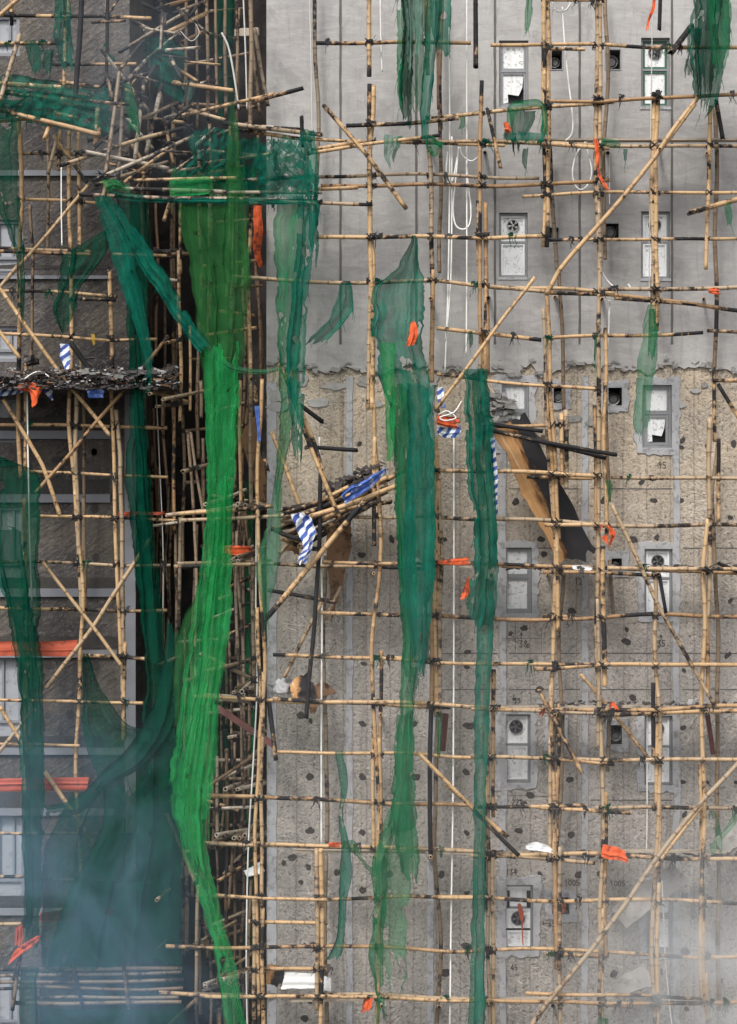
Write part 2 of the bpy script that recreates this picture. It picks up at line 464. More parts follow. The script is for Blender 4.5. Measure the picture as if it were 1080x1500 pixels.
def wall_with_holes(x0, x1, z0, z1, y, holes, depth):
    """front sheet with rectangular openings and their reveals; holes are (xa, xb, za, zb, depth)"""
    mb = MB()
    xs = sorted({x0, x1, *[h[0] for h in holes], *[h[1] for h in holes]})
    zs = sorted({z0, z1, *[h[2] for h in holes], *[h[3] for h in holes]})
    xs = [x for x in xs if x0 <= x <= x1]; zs = [z for z in zs if z0 <= z <= z1]
    idx = {}
    def vid(x, z):
        if (x, z) not in idx:
            idx[(x, z)] = len(mb.v); mb.v.append((x, y, z))
        return idx[(x, z)]
    for i in range(len(xs)-1):
        for j in range(len(zs)-1):
            cx, cz = (xs[i]+xs[i+1])/2, (zs[j]+zs[j+1])/2
            if any(h[0] < cx < h[1] and h[2] < cz < h[3] for h in holes): continue
            mb.f.append((vid(xs[i],zs[j]), vid(xs[i+1],zs[j]), vid(xs[i+1],zs[j+1]), vid(xs[i],zs[j+1]))); mb.m.append(0)
    for xa, xb, za, zb, dp in holes:
        a, b = y, y + dp
        mb.add([(xa,a,za),(xb,a,za),(xb,a,zb),(xa,a,zb),(xa,b,za),(xb,b,za),(xb,b,zb),(xa,b,zb)],
               [(0,4,5,1),(1,5,6,2),(2,6,7,3),(3,7,4,0)])
    return mb

block = thing('apartment_block', 'grey apartment block with stripped concrete below and smooth grey render above', 'building')

WIN = [ # x0, y0, x1, y1, kind
 (731,60,774,157,'plain'), (731,312,773,406,'fan'), (735,560,775,655,'plain'), (737,802,779,898,'plain'),
 (736,1046,777,1146,'fan_dark'), (738,1296,781,1391,'fan_mid'),
 (939,56,981,157,'green'), (939,310,981,408,'fan_dark2'), (941,564,984,656,'open'), (944,804,985,900,'fan_dark2'),
 (944,1048,985,1150,'fan_dark2'), (947,1300,987,1395,'plain')]
VENT = [(806,73,825,104,0),(886,72,910,104,0),(803,332,820,351,0),(885,326,908,351,0),(809,566,829,592,0),(889,566,913,596,0),
        (894,816,913,837,0),(893,1060,913,1092,0),(806,1060,824,1092,0),(807,1312,836,1341,1)]
COAT_Z = pz(545)
holes = []
for x0,y0,x1,y1,_ in WIN: holes.append((px(x0), px(x1), pz(y1), pz(y0), .16))
for x0,y0,x1,y1,_ in VENT: holes.append((px(x0), px(x1), pz(y1), pz(y0), .45))
EDGE = px(391)
lowh = [h for h in holes if h[3] < COAT_Z + .0]
TOP, BOT = 22.0, -34.0
mb = wall_with_holes(EDGE, 14.0, BOT, COAT_Z + .3, 0.0, lowh, .16)
mb.add([(EDGE,0,BOT),(EDGE,5.2,BOT),(EDGE,5.2,TOP),(EDGE,0,TOP)], [(3,2,1,0)])
mb.add([(14,0,BOT),(14,9,BOT),(14,9,TOP),(14,0,TOP)], [(0,1,2,3)])
mb.add([(EDGE,0,TOP),(14,0,TOP),(14,9,TOP),(EDGE,9,TOP)], [(0,1,2,3)])
mb.build('concrete_wall', M['chip'], block)
# render coat 35 mm proud of the concrete, with a ragged lower lip
uph = [(a,b,c,d,e+.035) for a,b,c,d,e in holes if d >= COAT_Z + .0]
mb = wall_with_holes(EDGE - .004, 14.0, COAT_Z + .32, TOP, -.035, uph, .2)
n = 260; top_, low_, lowb = [], [], []
for i in range(n+1):
    x = EDGE - .004 + (14.0 - EDGE) * i / n
    e = COAT_Z + .04 + .24*fbm(x*.9, 3.3) + .17*fbm(x*4.0, 9.1) + .07*fbm(x*12, 4.4) + .03*fbm(x*17, 2)
    top_.append((x, -.035, COAT_Z + .32)); low_.append((x, -.040 - .014*abs(fbm(x*7, 5)), e)); lowb.append((x, .004, e - .03*abs(fbm(x*11, 8))))
vs_ = top_ + low_ + lowb; N1 = n + 1
mb.add(vs_, [(N1+i, N1+i+1, i+1, i) for i in range(n)] + [(2*N1+i, 2*N1+i+1, N1+i+1, N1+i) for i in range(n)])
mb.add([(EDGE-.004,-.035,COAT_Z+.1),(EDGE-.004,.3,COAT_Z+.1),(EDGE-.004,.3,TOP),(EDGE-.004,-.035,TOP)], [(0,1,2,3)])
mb.build('render_coat', M['coat'], block)

# crumbly lip where the render stops: many small lumps
mb = MB()
for i in range(130):
    x = R(EDGE, 7.2); e = COAT_Z + .04 + .24*fbm(x*.9, 3.3) + .17*fbm(x*4.0, 9.1) + .07*fbm(x*12, 4.4) + R(-.03,.09)
    s_ = R(.015,.05)
    mb.obox(Vector((x, -.045, e)), Vector((s_*R(.6,1.8), 0, s_*R(-.5,.5))), Vector((0, s_*.5, s_*R(-.2,.2))), Vector((s_*R(-.5,.5), 0, s_*R(.3,.8))))
tag(mb.build('crumbling_render_edge', M['mortar_rough'], block), kind='stuff')

# patches of the render that still cling to the stripped concrete
for i in range(34):
    x, y = (R(400, 1080), 556 + abs(RNG.gauss(0, 26))) if i > 9 else (R(715, 835), R(565, 640))
    c = (px(x), pz(y)); rx, rz = R(.06,.24), R(.04,.14); n_ = 22; o1 = []
    for j in range(n_):
        a = 2*math.pi*j/n_; k_ = 1 + .55*fbm(math.cos(a)*1.5+i, math.sin(a)*1.5) + .3*fbm(j*1.3, i)
        o1.append((c[0]+rx*k_*math.cos(a), .002, c[1]+rz*k_*math.sin(a)))
    if any(h[0]-.06 < q[0] < h[1]+.06 and h[2]-.06 < q[2] < h[3]+.06 for q in o1 for h in holes): continue
    o2 = [(c[0]+(q[0]-c[0])*.9, -.0155-.0004*i, c[1]+(q[2]-c[1])*.9) for q in o1]
    mb = MB(); mb.add(o1+o2, [(j, (j+1)%n_, n_+(j+1)%n_, n_+j) for j in range(n_)] + [tuple(range(n_, 2*n_))])
    mb.build('render_patch', M['coat'] if R(0,1) < .6 else M['mortar_rough'], block)

# vertical joints: grooves in the render, mortar strips in the concrete
for x in (499, 610, 725, 849, 984, 1110):
    mb = MB(); x0 = px(x); w = .020
    zz = [COAT_Z + .45 + (12 - COAT_Z) * i / 80 for i in range(81)]
    vs_ = []
    for z in zz:
        ww = w * (1 + .5*fbm(z*6, x)); dx = .01*fbm(z*2.3, x+4)
        vs_ += [(x0-ww+dx, -.0385, z), (x0+ww+dx, -.0385, z)]
    mb.add(vs_, [(2*i, 2*i+1, 2*i+3, 2*i+2) for i in range(80)])
    mb.build('render_joint', M['groove'], block)

def rough_strip(pts, w, y, mat, name, seed=0, thick=.02):
    mb = MB(); vs_ = []
    L = len(pts)
    for i, (p, t) in enumerate(pts):
        a = w*(1 + .35*fbm(p.x*3+p.z*3, seed)); b = w*(1 + .35*fbm(p.x*3+p.z*3, seed+9))
        nrm = Vector((t.z, 0, -t.x))
        pa, pb = p - nrm*a, p + nrm*b
        vs_ += [(pa.x, y+thick, pa.z), (pa.x*.8+p.x*.2, y, pa.z*.8+p.z*.2), (pb.x*.8+p.x*.2, y, pb.z*.8+p.z*.2), (pb.x, y+thick, pb.z)]
    mb.add(vs_, [(4*i+j, 4*i+j+1, 4*i+j+5, 4*i+j+4) for i in range(L-1) for j in range(3)])
    return mb.build(name, mat, block)

for x in (512, 631, 737, 857, 991, 1115):
    top = 575 if x in (737,) else 552
    pts = [(Vector((px(x + 3*fbm(v*.01, x)), 0, pz(v))), Vector((0,0,-1))) for v in range(top, 1560, 6)]
    rough_strip(pts, .062, -.019, M['mortar'], 'mortar_strip', x, .022)
pts = [(Vector((px(399), 0, pz(v))), Vector((0,0,-1))) for v in range(560, 1560, 6)]
rough_strip(pts, .085, -.017, M['mortar'], 'mortar_strip', 5, .02)

# windows
def ring(mb, x0, x1, z0, z1, w, ya, yb, m=0):
    mb.box((x0, ya, z0), (x1, yb, z0 + w), m); mb.box((x0, ya, z1 - w), (x1, yb, z1), m)
    mb.box((x0, ya, z0 + w), (x0 + w, yb, z1 - w), m); mb.box((x1 - w, ya, z0 + w), (x1, yb, z1 - w), m)

def disc(mb, c, r, ya, yb, n=24, m=0):
    vs_ = [(c[0]+r*math.cos(2*math.pi*i/n), ya, c[1]+r*math.sin(2*math.pi*i/n)) for i in range(n)]
    vs_ += [(x, yb, z) for x, _, z in vs_]
    mb.add(vs_, [tuple(range(n))] + [(i, n+i, n+(i+1)%n, (i+1)%n) for i in range(n)], m)

def fan(parent, cx, cz, r, kind, y):
    mb = MB()
    n_ = 24
    for a, b in ((r*1.0, r*.86),):
        vs_ = []
        for i in range(n_):
            c, s_ = math.cos(2*math.pi*i/n_), math.sin(2*math.pi*i/n_)
            vs_ += [(cx+a*c, y, cz+a*s_), (cx+a*c, y-.03, cz+a*s_), (cx+b*c, y-.03, cz+b*s_), (cx+b*c, y, cz+b*s_)]
        mb.add(vs_, [(4*i+j, 4*i+(j+1)%4, 4*((i+1)%n_)+(j+1)%4, 4*((i+1)%n_)+j) for i in range(n_) for j in range(4)], 0)
    disc(mb, (cx, cz), r*.88, y-.012, y, 24, 1)
    for b in range(5):
        a0 = b*2*math.pi/5 + .3
        q = []
        for da, rr, dy in ((0,.15,-.016),(.25,.8,-.018),(.75,.8,-.030),(.5,.15,-.024)):
            q.append((cx+r*rr*math.cos(a0+da), y+dy, cz+r*rr*math.sin(a0+da)))
        mb.add(q, [(0,1,2,3)], 2)
    disc(mb, (cx, cz), r*.2, y-.034, y, 12, 2)
    ringm = M['fan_white'] if kind == 'fan' else M['fan']
    mb.build('exhaust_fan', [ringm, M['dark_in'], M['fan_white'] if kind == 'fan' else M['fan']], parent)

def sash(parent, name, x0, x1, z0, z1, y, fr, pane_mat, w=.035, broken=0):
    mb = MB(); ring(mb, x0, x1, z0, z1, w, y-.03, y+.02)
    s_ = mb.build(name, fr, parent)
    mb = MB()
    if broken:
        # a pane with a jagged missing lower corner
        pts = [(x0+w, z1-w), (x0+w, z0+w), (x0+w+(x1-x0)*.22, z0+w+.02), (x0+w+(x1-x0)*.2, z0+(z1-z0)*.35), (x0+(x1-x0)*.72, z0+(z1-z0)*.3), (x1-w-.02, z0+(z1-z0)*.55), (x1-w, z1-w)]
        mb.add([(a, y-.004, b) for a, b in pts], [tuple(range(len(pts)))])
    else:
        mb.add([(x0+w, y-.004, z0+w), (x1-w, y-.004, z0+w), (x1-w, y-.004, z1-w), (x0+w, y-.004, z1-w)], [(0,1,2,3)])
    mb.build('pane', pane_mat, parent)

def window(x0p, y0p, x1p, y1p, kind, up):
    x0, x1, z0, z1 = px(x0p)+.003, px(x1p)-.003, pz(y1p)+.003, pz(y0p)-.003
    y = .085
    mb = MB()
    ring(mb, x0, x1, z0, z1, .035, y-.045, y+.06)
    zs = z0 + (z1-z0)*(.55 if kind != 'fan_mid' else .64)
    mb.box((x0+.035, y-.042, zs-.017), (x1-.035, y+.04, zs+.017))
    fr = M['alu']
    w = mb.build('window', fr, block)
    b = MB(); b.add([(x0,y+.065,z0),(x1,y+.065,z0),(x1,y+.065,z1),(x0,y+.065,z1)], [(0,1,2,3)])
    b.build('dark_room', M['dark_in'], w)
    xi0, xi1 = x0+.038, x1-.038
    cx = (x0+x1)/2
    sm = M['green_frame'] if kind == 'green' else (M['alu'] if kind in ('open','plain') else M['pvc'])
    sash(w, 'sash', xi0, xi1, zs+.02, z1-.038, y, sm, M['pane'], .03)
    if kind == 'fan_mid':
        zm = z0 + (z1-z0)*.30
        sash(w, 'sash', xi0, xi1, zm+.02, zs-.02, y, M['pvc'], M['pane'], .03)
        sash(w, 'sash', xi0, xi1, z0+.038, zm-.02, y, M['pvc'], M['pane'], .03)
        fan(w, cx-.0, (zm+zs)/2, .115, 'dark', y-.006)
        mb = MB(); mb.box((xi0-.004, y-.05, zs), (xi0+.06, y-.031, z1-.1)); mb.box((xi1-.06, y-.05, zs), (xi1+.004, y-.031, z1-.1)); mb.build('shutter_rail', M['dark_in'], w)
    else:
        sash(w, 'sash', xi0, xi1, z0+.038, zs-.02, y, sm, M['pane'], .05 if kind == 'open' else .03, broken=1 if (kind == 'plain' and y0p < 100) or kind == 'open' else 0)
        if kind.startswith('fan') or kind == 'green':
            fan(w, cx, (zs+z1)/2+.04, .115 if kind == 'fan_dark' else .105, 'fan' if kind == 'fan' else 'dark', y-.006)
    # sill
    mb = MB(); mb.box((x0-.02, -.05 if up else -.03, z0-.05), (x1+.02, y-.05, z0-.004)); mb.build('sill', M['mortar'], w)

for wd in WIN: window(*wd, up=wd[1] < 500)

# rough mortar bands round the windows of the stripped storeys
def surround(x0p, y0p, x1p, y1p, w, seed):
    x0, x1, z0, z1 = px(x0p), px(x1p), pz(y1p), pz(y0p)
    inner, outer, lip = [], [], []
    n_ = 26
    loop = [(x0+(x1-x0)*i/n_, z0, 0, -1) for i in range(n_)] + [(x1, z0+(z1-z0)*i/n_, 1, 0) for i in range(n_)] + \
           [(x1-(x1-x0)*i/n_, z1, 0, 1) for i in range(n_)] + [(x0, z1-(z1-z0)*i/n_, -1, 0) for i in range(n_)]
    cx, cz = (x0+x1)/2, (z0+z1)/2
    for x, z, nx, nz in loop:
        sx = (1 if x > cx else -1) if abs(x-cx) > (x1-x0)/2-.02 else 0
        sz = (1 if z > cz else -1) if abs(z-cz) > (z1-z0)/2-.02 else 0
        dx = sx or nx; dz = sz or nz
        ww = w*(1 + .55*fbm(x*5, z*5, seed) + .45*fbm(x*16, z*16, seed))
        inner.append((x, -.024, z)); outer.append((x+dx*ww*.9, -.024, z+dz*ww*.9)); lip.append((x+dx*ww, .004, z+dz*ww))
    L = len(loop); mb = MB()
    back = [(x, .02, z) for x, _, z in inner]
    mb.add(inner+outer+lip+back, [(i, (i+1)%L, L+(i+1)%L, L+i) for i in range(L)] + [(L+i, L+(i+1)%L, 2*L+(i+1)%L, 2*L+i) for i in range(L)] + [(i, 3*L+i, 3*L+(i+1)%L, (i+1)%L) for i in range(L)])
    mb.build('mortar_surround', M['mortar'], block)
for i, (x0,y0,x1,y1,_) in enumerate(WIN):
    if y0 > 500: surround(x0,y0,x1,y1, .125, i)
for i, (x0,y0,x1,y1,_) in enumerate(VENT):
    if y0 > 500: surround(x0,y0,x1,y1, .10, i+30)

# duct openings
for i, (x0,y0,x1,y1,br) in enumerate(VENT):
    a0, a1, c0, c1 = px(x0)+.003, px(x1)-.003, pz(y1)+.003, pz(y0)-.003
    mb = MB(); ring(mb, a0, a1, c0, c1, .018, -.045 if y0 < 500 else -.028, .02)
    v = mb.build('duct_opening', M['alu'] if y0 < 500 else M['mortar'], block)
    mb = MB(); mb.add([(a0,.40,c0),(a1,.40,c0),(a1,.40,c1),(a0,.40,c1)], [(0,1,2,3)])
    mb.build('dark_back', M['dark_in'], v)
    if br:
        for r_ in range(3):
            mb = MB(); h = (c1-c0-.04)/3
            mb.box((a0+.025, .03+R(0,.03), c0+.02+r_*h+.005), (a1-.06-R(0,.06), .2, c0+.02+(r_+1)*h-.006)); mb.build('brick', M['brick'], v)
    else:
        mb = MB(); c = Vector(((a0+a1)/2 - .01, .1, (c0+c1)/2 - .02)); rr = min(a1-a0, c1-c0)*.36
        d = Vector((R(-.25,.05), -1, R(-.35,0))).normalized()
        pts = [c + Vector((0,.2,.03)), c, c + d*.06, c + d*.10]
        mb.tube(pts, [rr*.7, rr*.8, rr, rr*1.12], 14, 0, False)
        mb.tube([c + d*.055, c + d*.06], [rr*.72, rr*.7], 14, 1, True)
        mb.build('duct_pipe', [M['duct'], M['fan']], v)

# black patches where anchors were
HOLES = [(543,596),(527,650),(450,655),(770,705),(790,720),(756,735),(1000,645),(998,655),(1035,653),(1075,650),(955,700),(940,706),(958,733),(998,733),(1070,758),(885,733),
 (455,760),(530,813),(574,790),(650,790),(793,790),(797,812),(928,790),(962,787),(838,895),(768,920),(748,928),(918,922),(918,940),(1002,982),(684,976),(685,955),(533,972),(684,1062),(683,1131),(684,1220),
 (455,1056),(441,1048),(531,1060),(607,1060),(454,1138),(531,1138),(609,1138),(454,1217),(531,1219),(452,1270),(428,1256),(441,1292),(494,1278),(571,1280),(531,1304),(647,1281),(684,1308),(416,1264),
 (835,1142),(777,1165),(760,1217),(837,1223),(1000,1145),(1037,1146),(1078,1146),(927,1022),(1001,1066),(1003,1193),(791,1280),(850,1281),(879,1280),(1003,1313),(1004,1394),(1055,1436),(899,1427),(1006,1478),
 (448,1385),(459,1385),(455,1467),(446,1492),(684,1387),(653,1425),(1040,1316),(700,990),(640,600),(700,640),(1070,880),(1066,960),(790,1010),(690,1063),(1002,830)]
for i, (x, y) in enumerate(HOLES):
    r_ = R(.035, .072); c = (px(x), pz(y)); n_ = 14; ex = R(.7,1.5); sk = R(-.5,.5)
    o1 = [(c[0] + r_*ex*math.cos(2*math.pi*j/n_)*(1+.75*fbm(j*1.7, i)) + sk*r_*math.sin(2*math.pi*j/n_), .003, c[1] + r_*math.sin(2*math.pi*j/n_)*(1+.75*fbm(j*2.1, i+40))) for j in range(n_)]
    o2 = [(c[0]+(q[0]-c[0])*.7, -.012, c[1]+(q[2]-c[1])*.7) for q in o1]
    mb = MB(); mb.add(o1+o2+[(c[0], -.006, c[1])], [(j, (j+1)%n_, n_+(j+1)%n_, n_+j) for j in range(n_)] + [(n_+j, n_+(j+1)%n_, 2*n_) for j in range(n_)])
    mb.build('black_patch', M['hole'], block)

# writing on the stripped concrete
GL = {'0': [[(.5,1),(.15,.75),(.15,.25),(.5,0),(.85,.25),(.85,.75),(.5,1)]], '1': [[(.3,.8),(.5,1),(.5,0)]],
 '2': [[(.1,.8),(.45,1),(.85,.75),(.1,0),(.9,.02)]], '3': [[(.1,.95),(.8,.95),(.4,.55),(.85,.3),(.5,0),(.1,.1)]],
 '4': [[(.65,0),(.65,1),(.1,.35),(.95,.35)]], '5': [[(.85,1),(.2,1),(.15,.55),(.7,.55),(.8,.2),(.45,0),(.1,.1)]],
 '6': [[(.75,1),(.2,.5),(.2,.15),(.5,0),(.8,.2),(.7,.5),(.25,.4)]], '8': [[(.5,.52),(.2,.75),(.5,1),(.8,.75),(.15,.25),(.5,0),(.85,.25),(.5,.52)]],
 '9': [[(.8,.7),(.5,.5),(.2,.75),(.5,1),(.8,.8),(.7,0)]],
 '^': [[(.5,0),(.5,1)],[(.1,.6),(.5,1),(.9,.6)]], 'v': [[(.5,1),(.5,0)],[(.1,.4),(.5,0),(.9,.4)]], '<': [[(1.3,.5),(0,.5)],[(.35,.85),(0,.5),(.35,.15)]], ' ': []}
def mark(txt, x, y, h, slant=0.0):
    mb = MB(); hh = h/S; x0, z0 = px(x), pz(y)
    cx = 0
    for ch in txt:
        for st in GL[ch]:
            for (a, b), (c, d) in zip(st[:-1], st[1:]):
                p = Vector((x0 + (cx+a)*hh*.62, -.006, z0 + (b + slant*(cx+a))*hh)); q = Vector((x0 + (cx+c)*hh*.62, -.006, z0 + (d + slant*(cx+c))*hh))
                t = (q-p).normalized(); nn = Vector((t.z, 0, -t.x))*.0062
                p -= t*.006; q += t*.006
                mb.add([p-nn, q-nn, q+nn, p+nn], [(0,1,2,3)])
        cx += 1.15 if ch != '<' else 1.7
    mb.build('wall_writing', M['ink'], block)
mark('^', 761, 936, 9); mark('38', 760, 948, 10); mark('0', 772, 949, 6)
mark('228', 750, 1179, 8); mark('134', 741, 1281, 8); mark('1005', 827, 1297, 8); mark('1005', 894, 1298, 8)
mark('<39', 1013, 1348, 9, .05); mark('12', 842, 856, 9); mark('v', 750, 1026, 9); mark('v', 960, 792, 10); mark('^', 966, 938, 8); mark('35', 963, 947, 9)
mark('<65', 795, 1356, 8, -.05); mark('45', 748, 1421, 8); mark('98', 960, 1428, 9); mark('95', 964, 686, 9); mark('33', 753, 1030, 7)
for (a, b, c, d) in ((743,935,793,935),(755,917,755,955),(742,1165,810,1167),(755,1160,755,1172),(793,920,793,960)):
    mb = MB(); p, q = P(a,b,-.0055), P(c,d,-.0055); t = (q-p).normalized(); nn = Vector((t.z,0,-t.x))*.0035
    mb.add([p-nn,q-nn,q+nn,p+nn], [(0,1,2,3)]); mb.build('wall_line', M['ink'], block)

# cracked formwork lines on the concrete
for k_, y in enumerate((716, 803, 957, 1010, 1172)):
    for x0, x1 in ((520,625),(640,730),(745,850),(865,985),(1000,1080)):
        if R(0,1) < .45: continue
        mb = MB(); vs_ = []
        n_ = 16
        for i in range(n_+1):
            x = px(x0+(x1-x0)*i/n_); z = pz(y) + .012*fbm(x*4, k_); h = .008*(1+.8*fbm(x*9, k_+3))
            vs_ += [(x, -.0045, z-h), (x, -.0045, z+h)]
        mb.add(vs_, [(2*i, 2*i+2, 2*i+3, 2*i+1) for i in range(n_)]); mb.build('formwork_line', M['groove'], block)

# exposed broken patch round the window behind the burnt board
mb = MB(); n_ = 26; c = Vector((px(752), 0, pz(588)))
o1 = []
for j in range(n_):
    a = 2*math.pi*j/n_; rr = 1 + .25*fbm(math.cos(a)*2, math.sin(a)*2, 3)
    o1.append(Vector((c.x + .62*rr*math.cos(a), .003, c.z + .36*rr*math.sin(a))))
o2 = [Vector((c.x+(q.x-c.x)*.92, -.03, c.z+(q.z-c.z)*.9)) for q in o1]

# --- wing on the near side of the dark recess
WY = 1.6
wing = thing('building_wing', 'stripped grey building wing tinted dark for shade, with big white windows beside the dark recess', 'building')
def wx(x): return px(x, WY)
def wz(v): return pz(v, WY)
WWIN = [(-40,22,29,82),(-40,322,34,402),(-40,478,31,530),(-40,585,28,648),(-40,742,36,862),(-40,962,47,1098),(-40,1192,36,1332),(-40,1420,30,1530)]
wh = [(wx(a), wx(c), wz(d), wz(b), .2) for a,b,c,d in WWIN]
WE = wx(190)
mb = wall_with_holes(-14.0, WE, BOT, TOP, WY, wh, .2)
mb.add([(WE,WY,BOT),(WE,5.2,BOT),(WE,5.2,TOP),(WE,WY,TOP)], [(0,1,2,3)])
mb.add([(-14,WY,TOP),(WE,WY,TOP),(WE,9,TOP),(-14,9,TOP)], [(0,1,2,3)])
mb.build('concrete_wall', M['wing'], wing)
mb = MB(); mb.box((WE-.02, 5.2, BOT), (EDGE+.02, 5.6, TOP)); mb.build('recess_wall', M['soot'], wing)
for k_, (a,b,c,d) in enumerate(WWIN):
    x0,x1,z0,z1 = wx(a)+.003, wx(c)-.003, wz(d)+.003, wz(b)-.003
    y = WY + .1
    mb = MB(); ring(mb, x0, x1, z0, z1, .06, y-.05, y+.06); mb.box((x0+.06, y-.04, z0+(z1-z0)*.28), (x1-.06, y+.04, z0+(z1-z0)*.28+.05))
    for f in (.5, .78): mb.box((x0+(x1-x0)*f-.02, y-.035, z0+(z1-z0)*.28+.05), (x0+(x1-x0)*f+.02, y+.035, z1-.06))
    w = mb.build('window', M['frame_grey'], wing)
    mb = MB(); mb.add([(x0+.05,y+.01,z0+.05),(x1-.05,y+.01,z0+.05),(x1-.05,y+.01,z1-.05),(x0+.05,y+.01,z1-.05)], [(0,1,2,3)])
    mb.build('pane', M['pane_grey'], w)
# ledges, and flat dark strips painting the shade of slots, storey by storey
for (v0, v1, kind_, xr) in ((612,630,'slot',166),(631,643,'ledge',166),(702,722,'slot',160),(724,736,'ledge',162),(846,864,'slot',168),(862,874,'ledge',172),
    (932,950,'slot',178),(952,963,'ledge',172),(1078,1094,'slot',150),(1095,1105,'ledge',182),(1160,1182,'slot',186),(1184,1194,'ledge',186),(1312,1328,'slot',186),(1330,1340,'ledge',186),
    (404,409,'ledge',160),(250,258,'ledge',180),(262,264,'slot',180),(120,124,'slot',180),(388,394,'slot',160)):
    y0 = WY - (.05 if kind_ == 'ledge' else .012)
    mb = MB(); x0, x1 = wx(-60), wx(xr)
    if kind_ == 'ledge': mb.box((x0, WY-.055, wz(v1)), (x1, WY+.02, wz(v0)))
    else:
        n_ = 30; vs_ = []
        for i in range(n_+1):
            x = x0+(x1-x0)*i/n_
            vs_ += [(x, WY-.008, wz(v1) + .01*fbm(x*5, v0)), (x, WY-.008, wz(v0) + .035*fbm(x*4, v1))]
        mb.add(vs_, [(2*i, 2*i+2, 2*i+3, 2*i+1) for i in range(n_)])
    mb.build('window_ledge' if kind_ == 'ledge' else 'painted_slot_shade', M['frame_grey'] if kind_ == 'ledge' else M['hole'], wing)
for (x, y) in ((46,658),(100,656),(138,662),(46,745),(67,744),(139,745),(138,663),(104,818),(140,817),(57,910),(141,975),(70,1048),(103,1046),(70,974),(104,1206),(140,1206),(103,1280),(160,1280),(139,1045),(62,590),(138,590),(100,585)):
    r_ = R(.05,.075); c = (wx(x), wz(y)); n_ = 10
    o1 = [(c[0] + r_*math.cos(2*math.pi*j/n_)*(1+.4*fbm(j*1.7, x)), WY-.006, c[1] + r_*1.2*math.sin(2*math.pi*j/n_)*(1+.4*fbm(j*2.1, y))) for j in range(n_)]
    mb = MB(); mb.add(o1, [tuple(range(n_))]); mb.build('black_patch', M['hole'], wing)
for x in (183,):
    mb = MB(); mb.box((wx(x), WY-.02, BOT), (wx(199), WY+.01, wz(560))); mb.build('corner_strip', M['frame_grey'], wing)

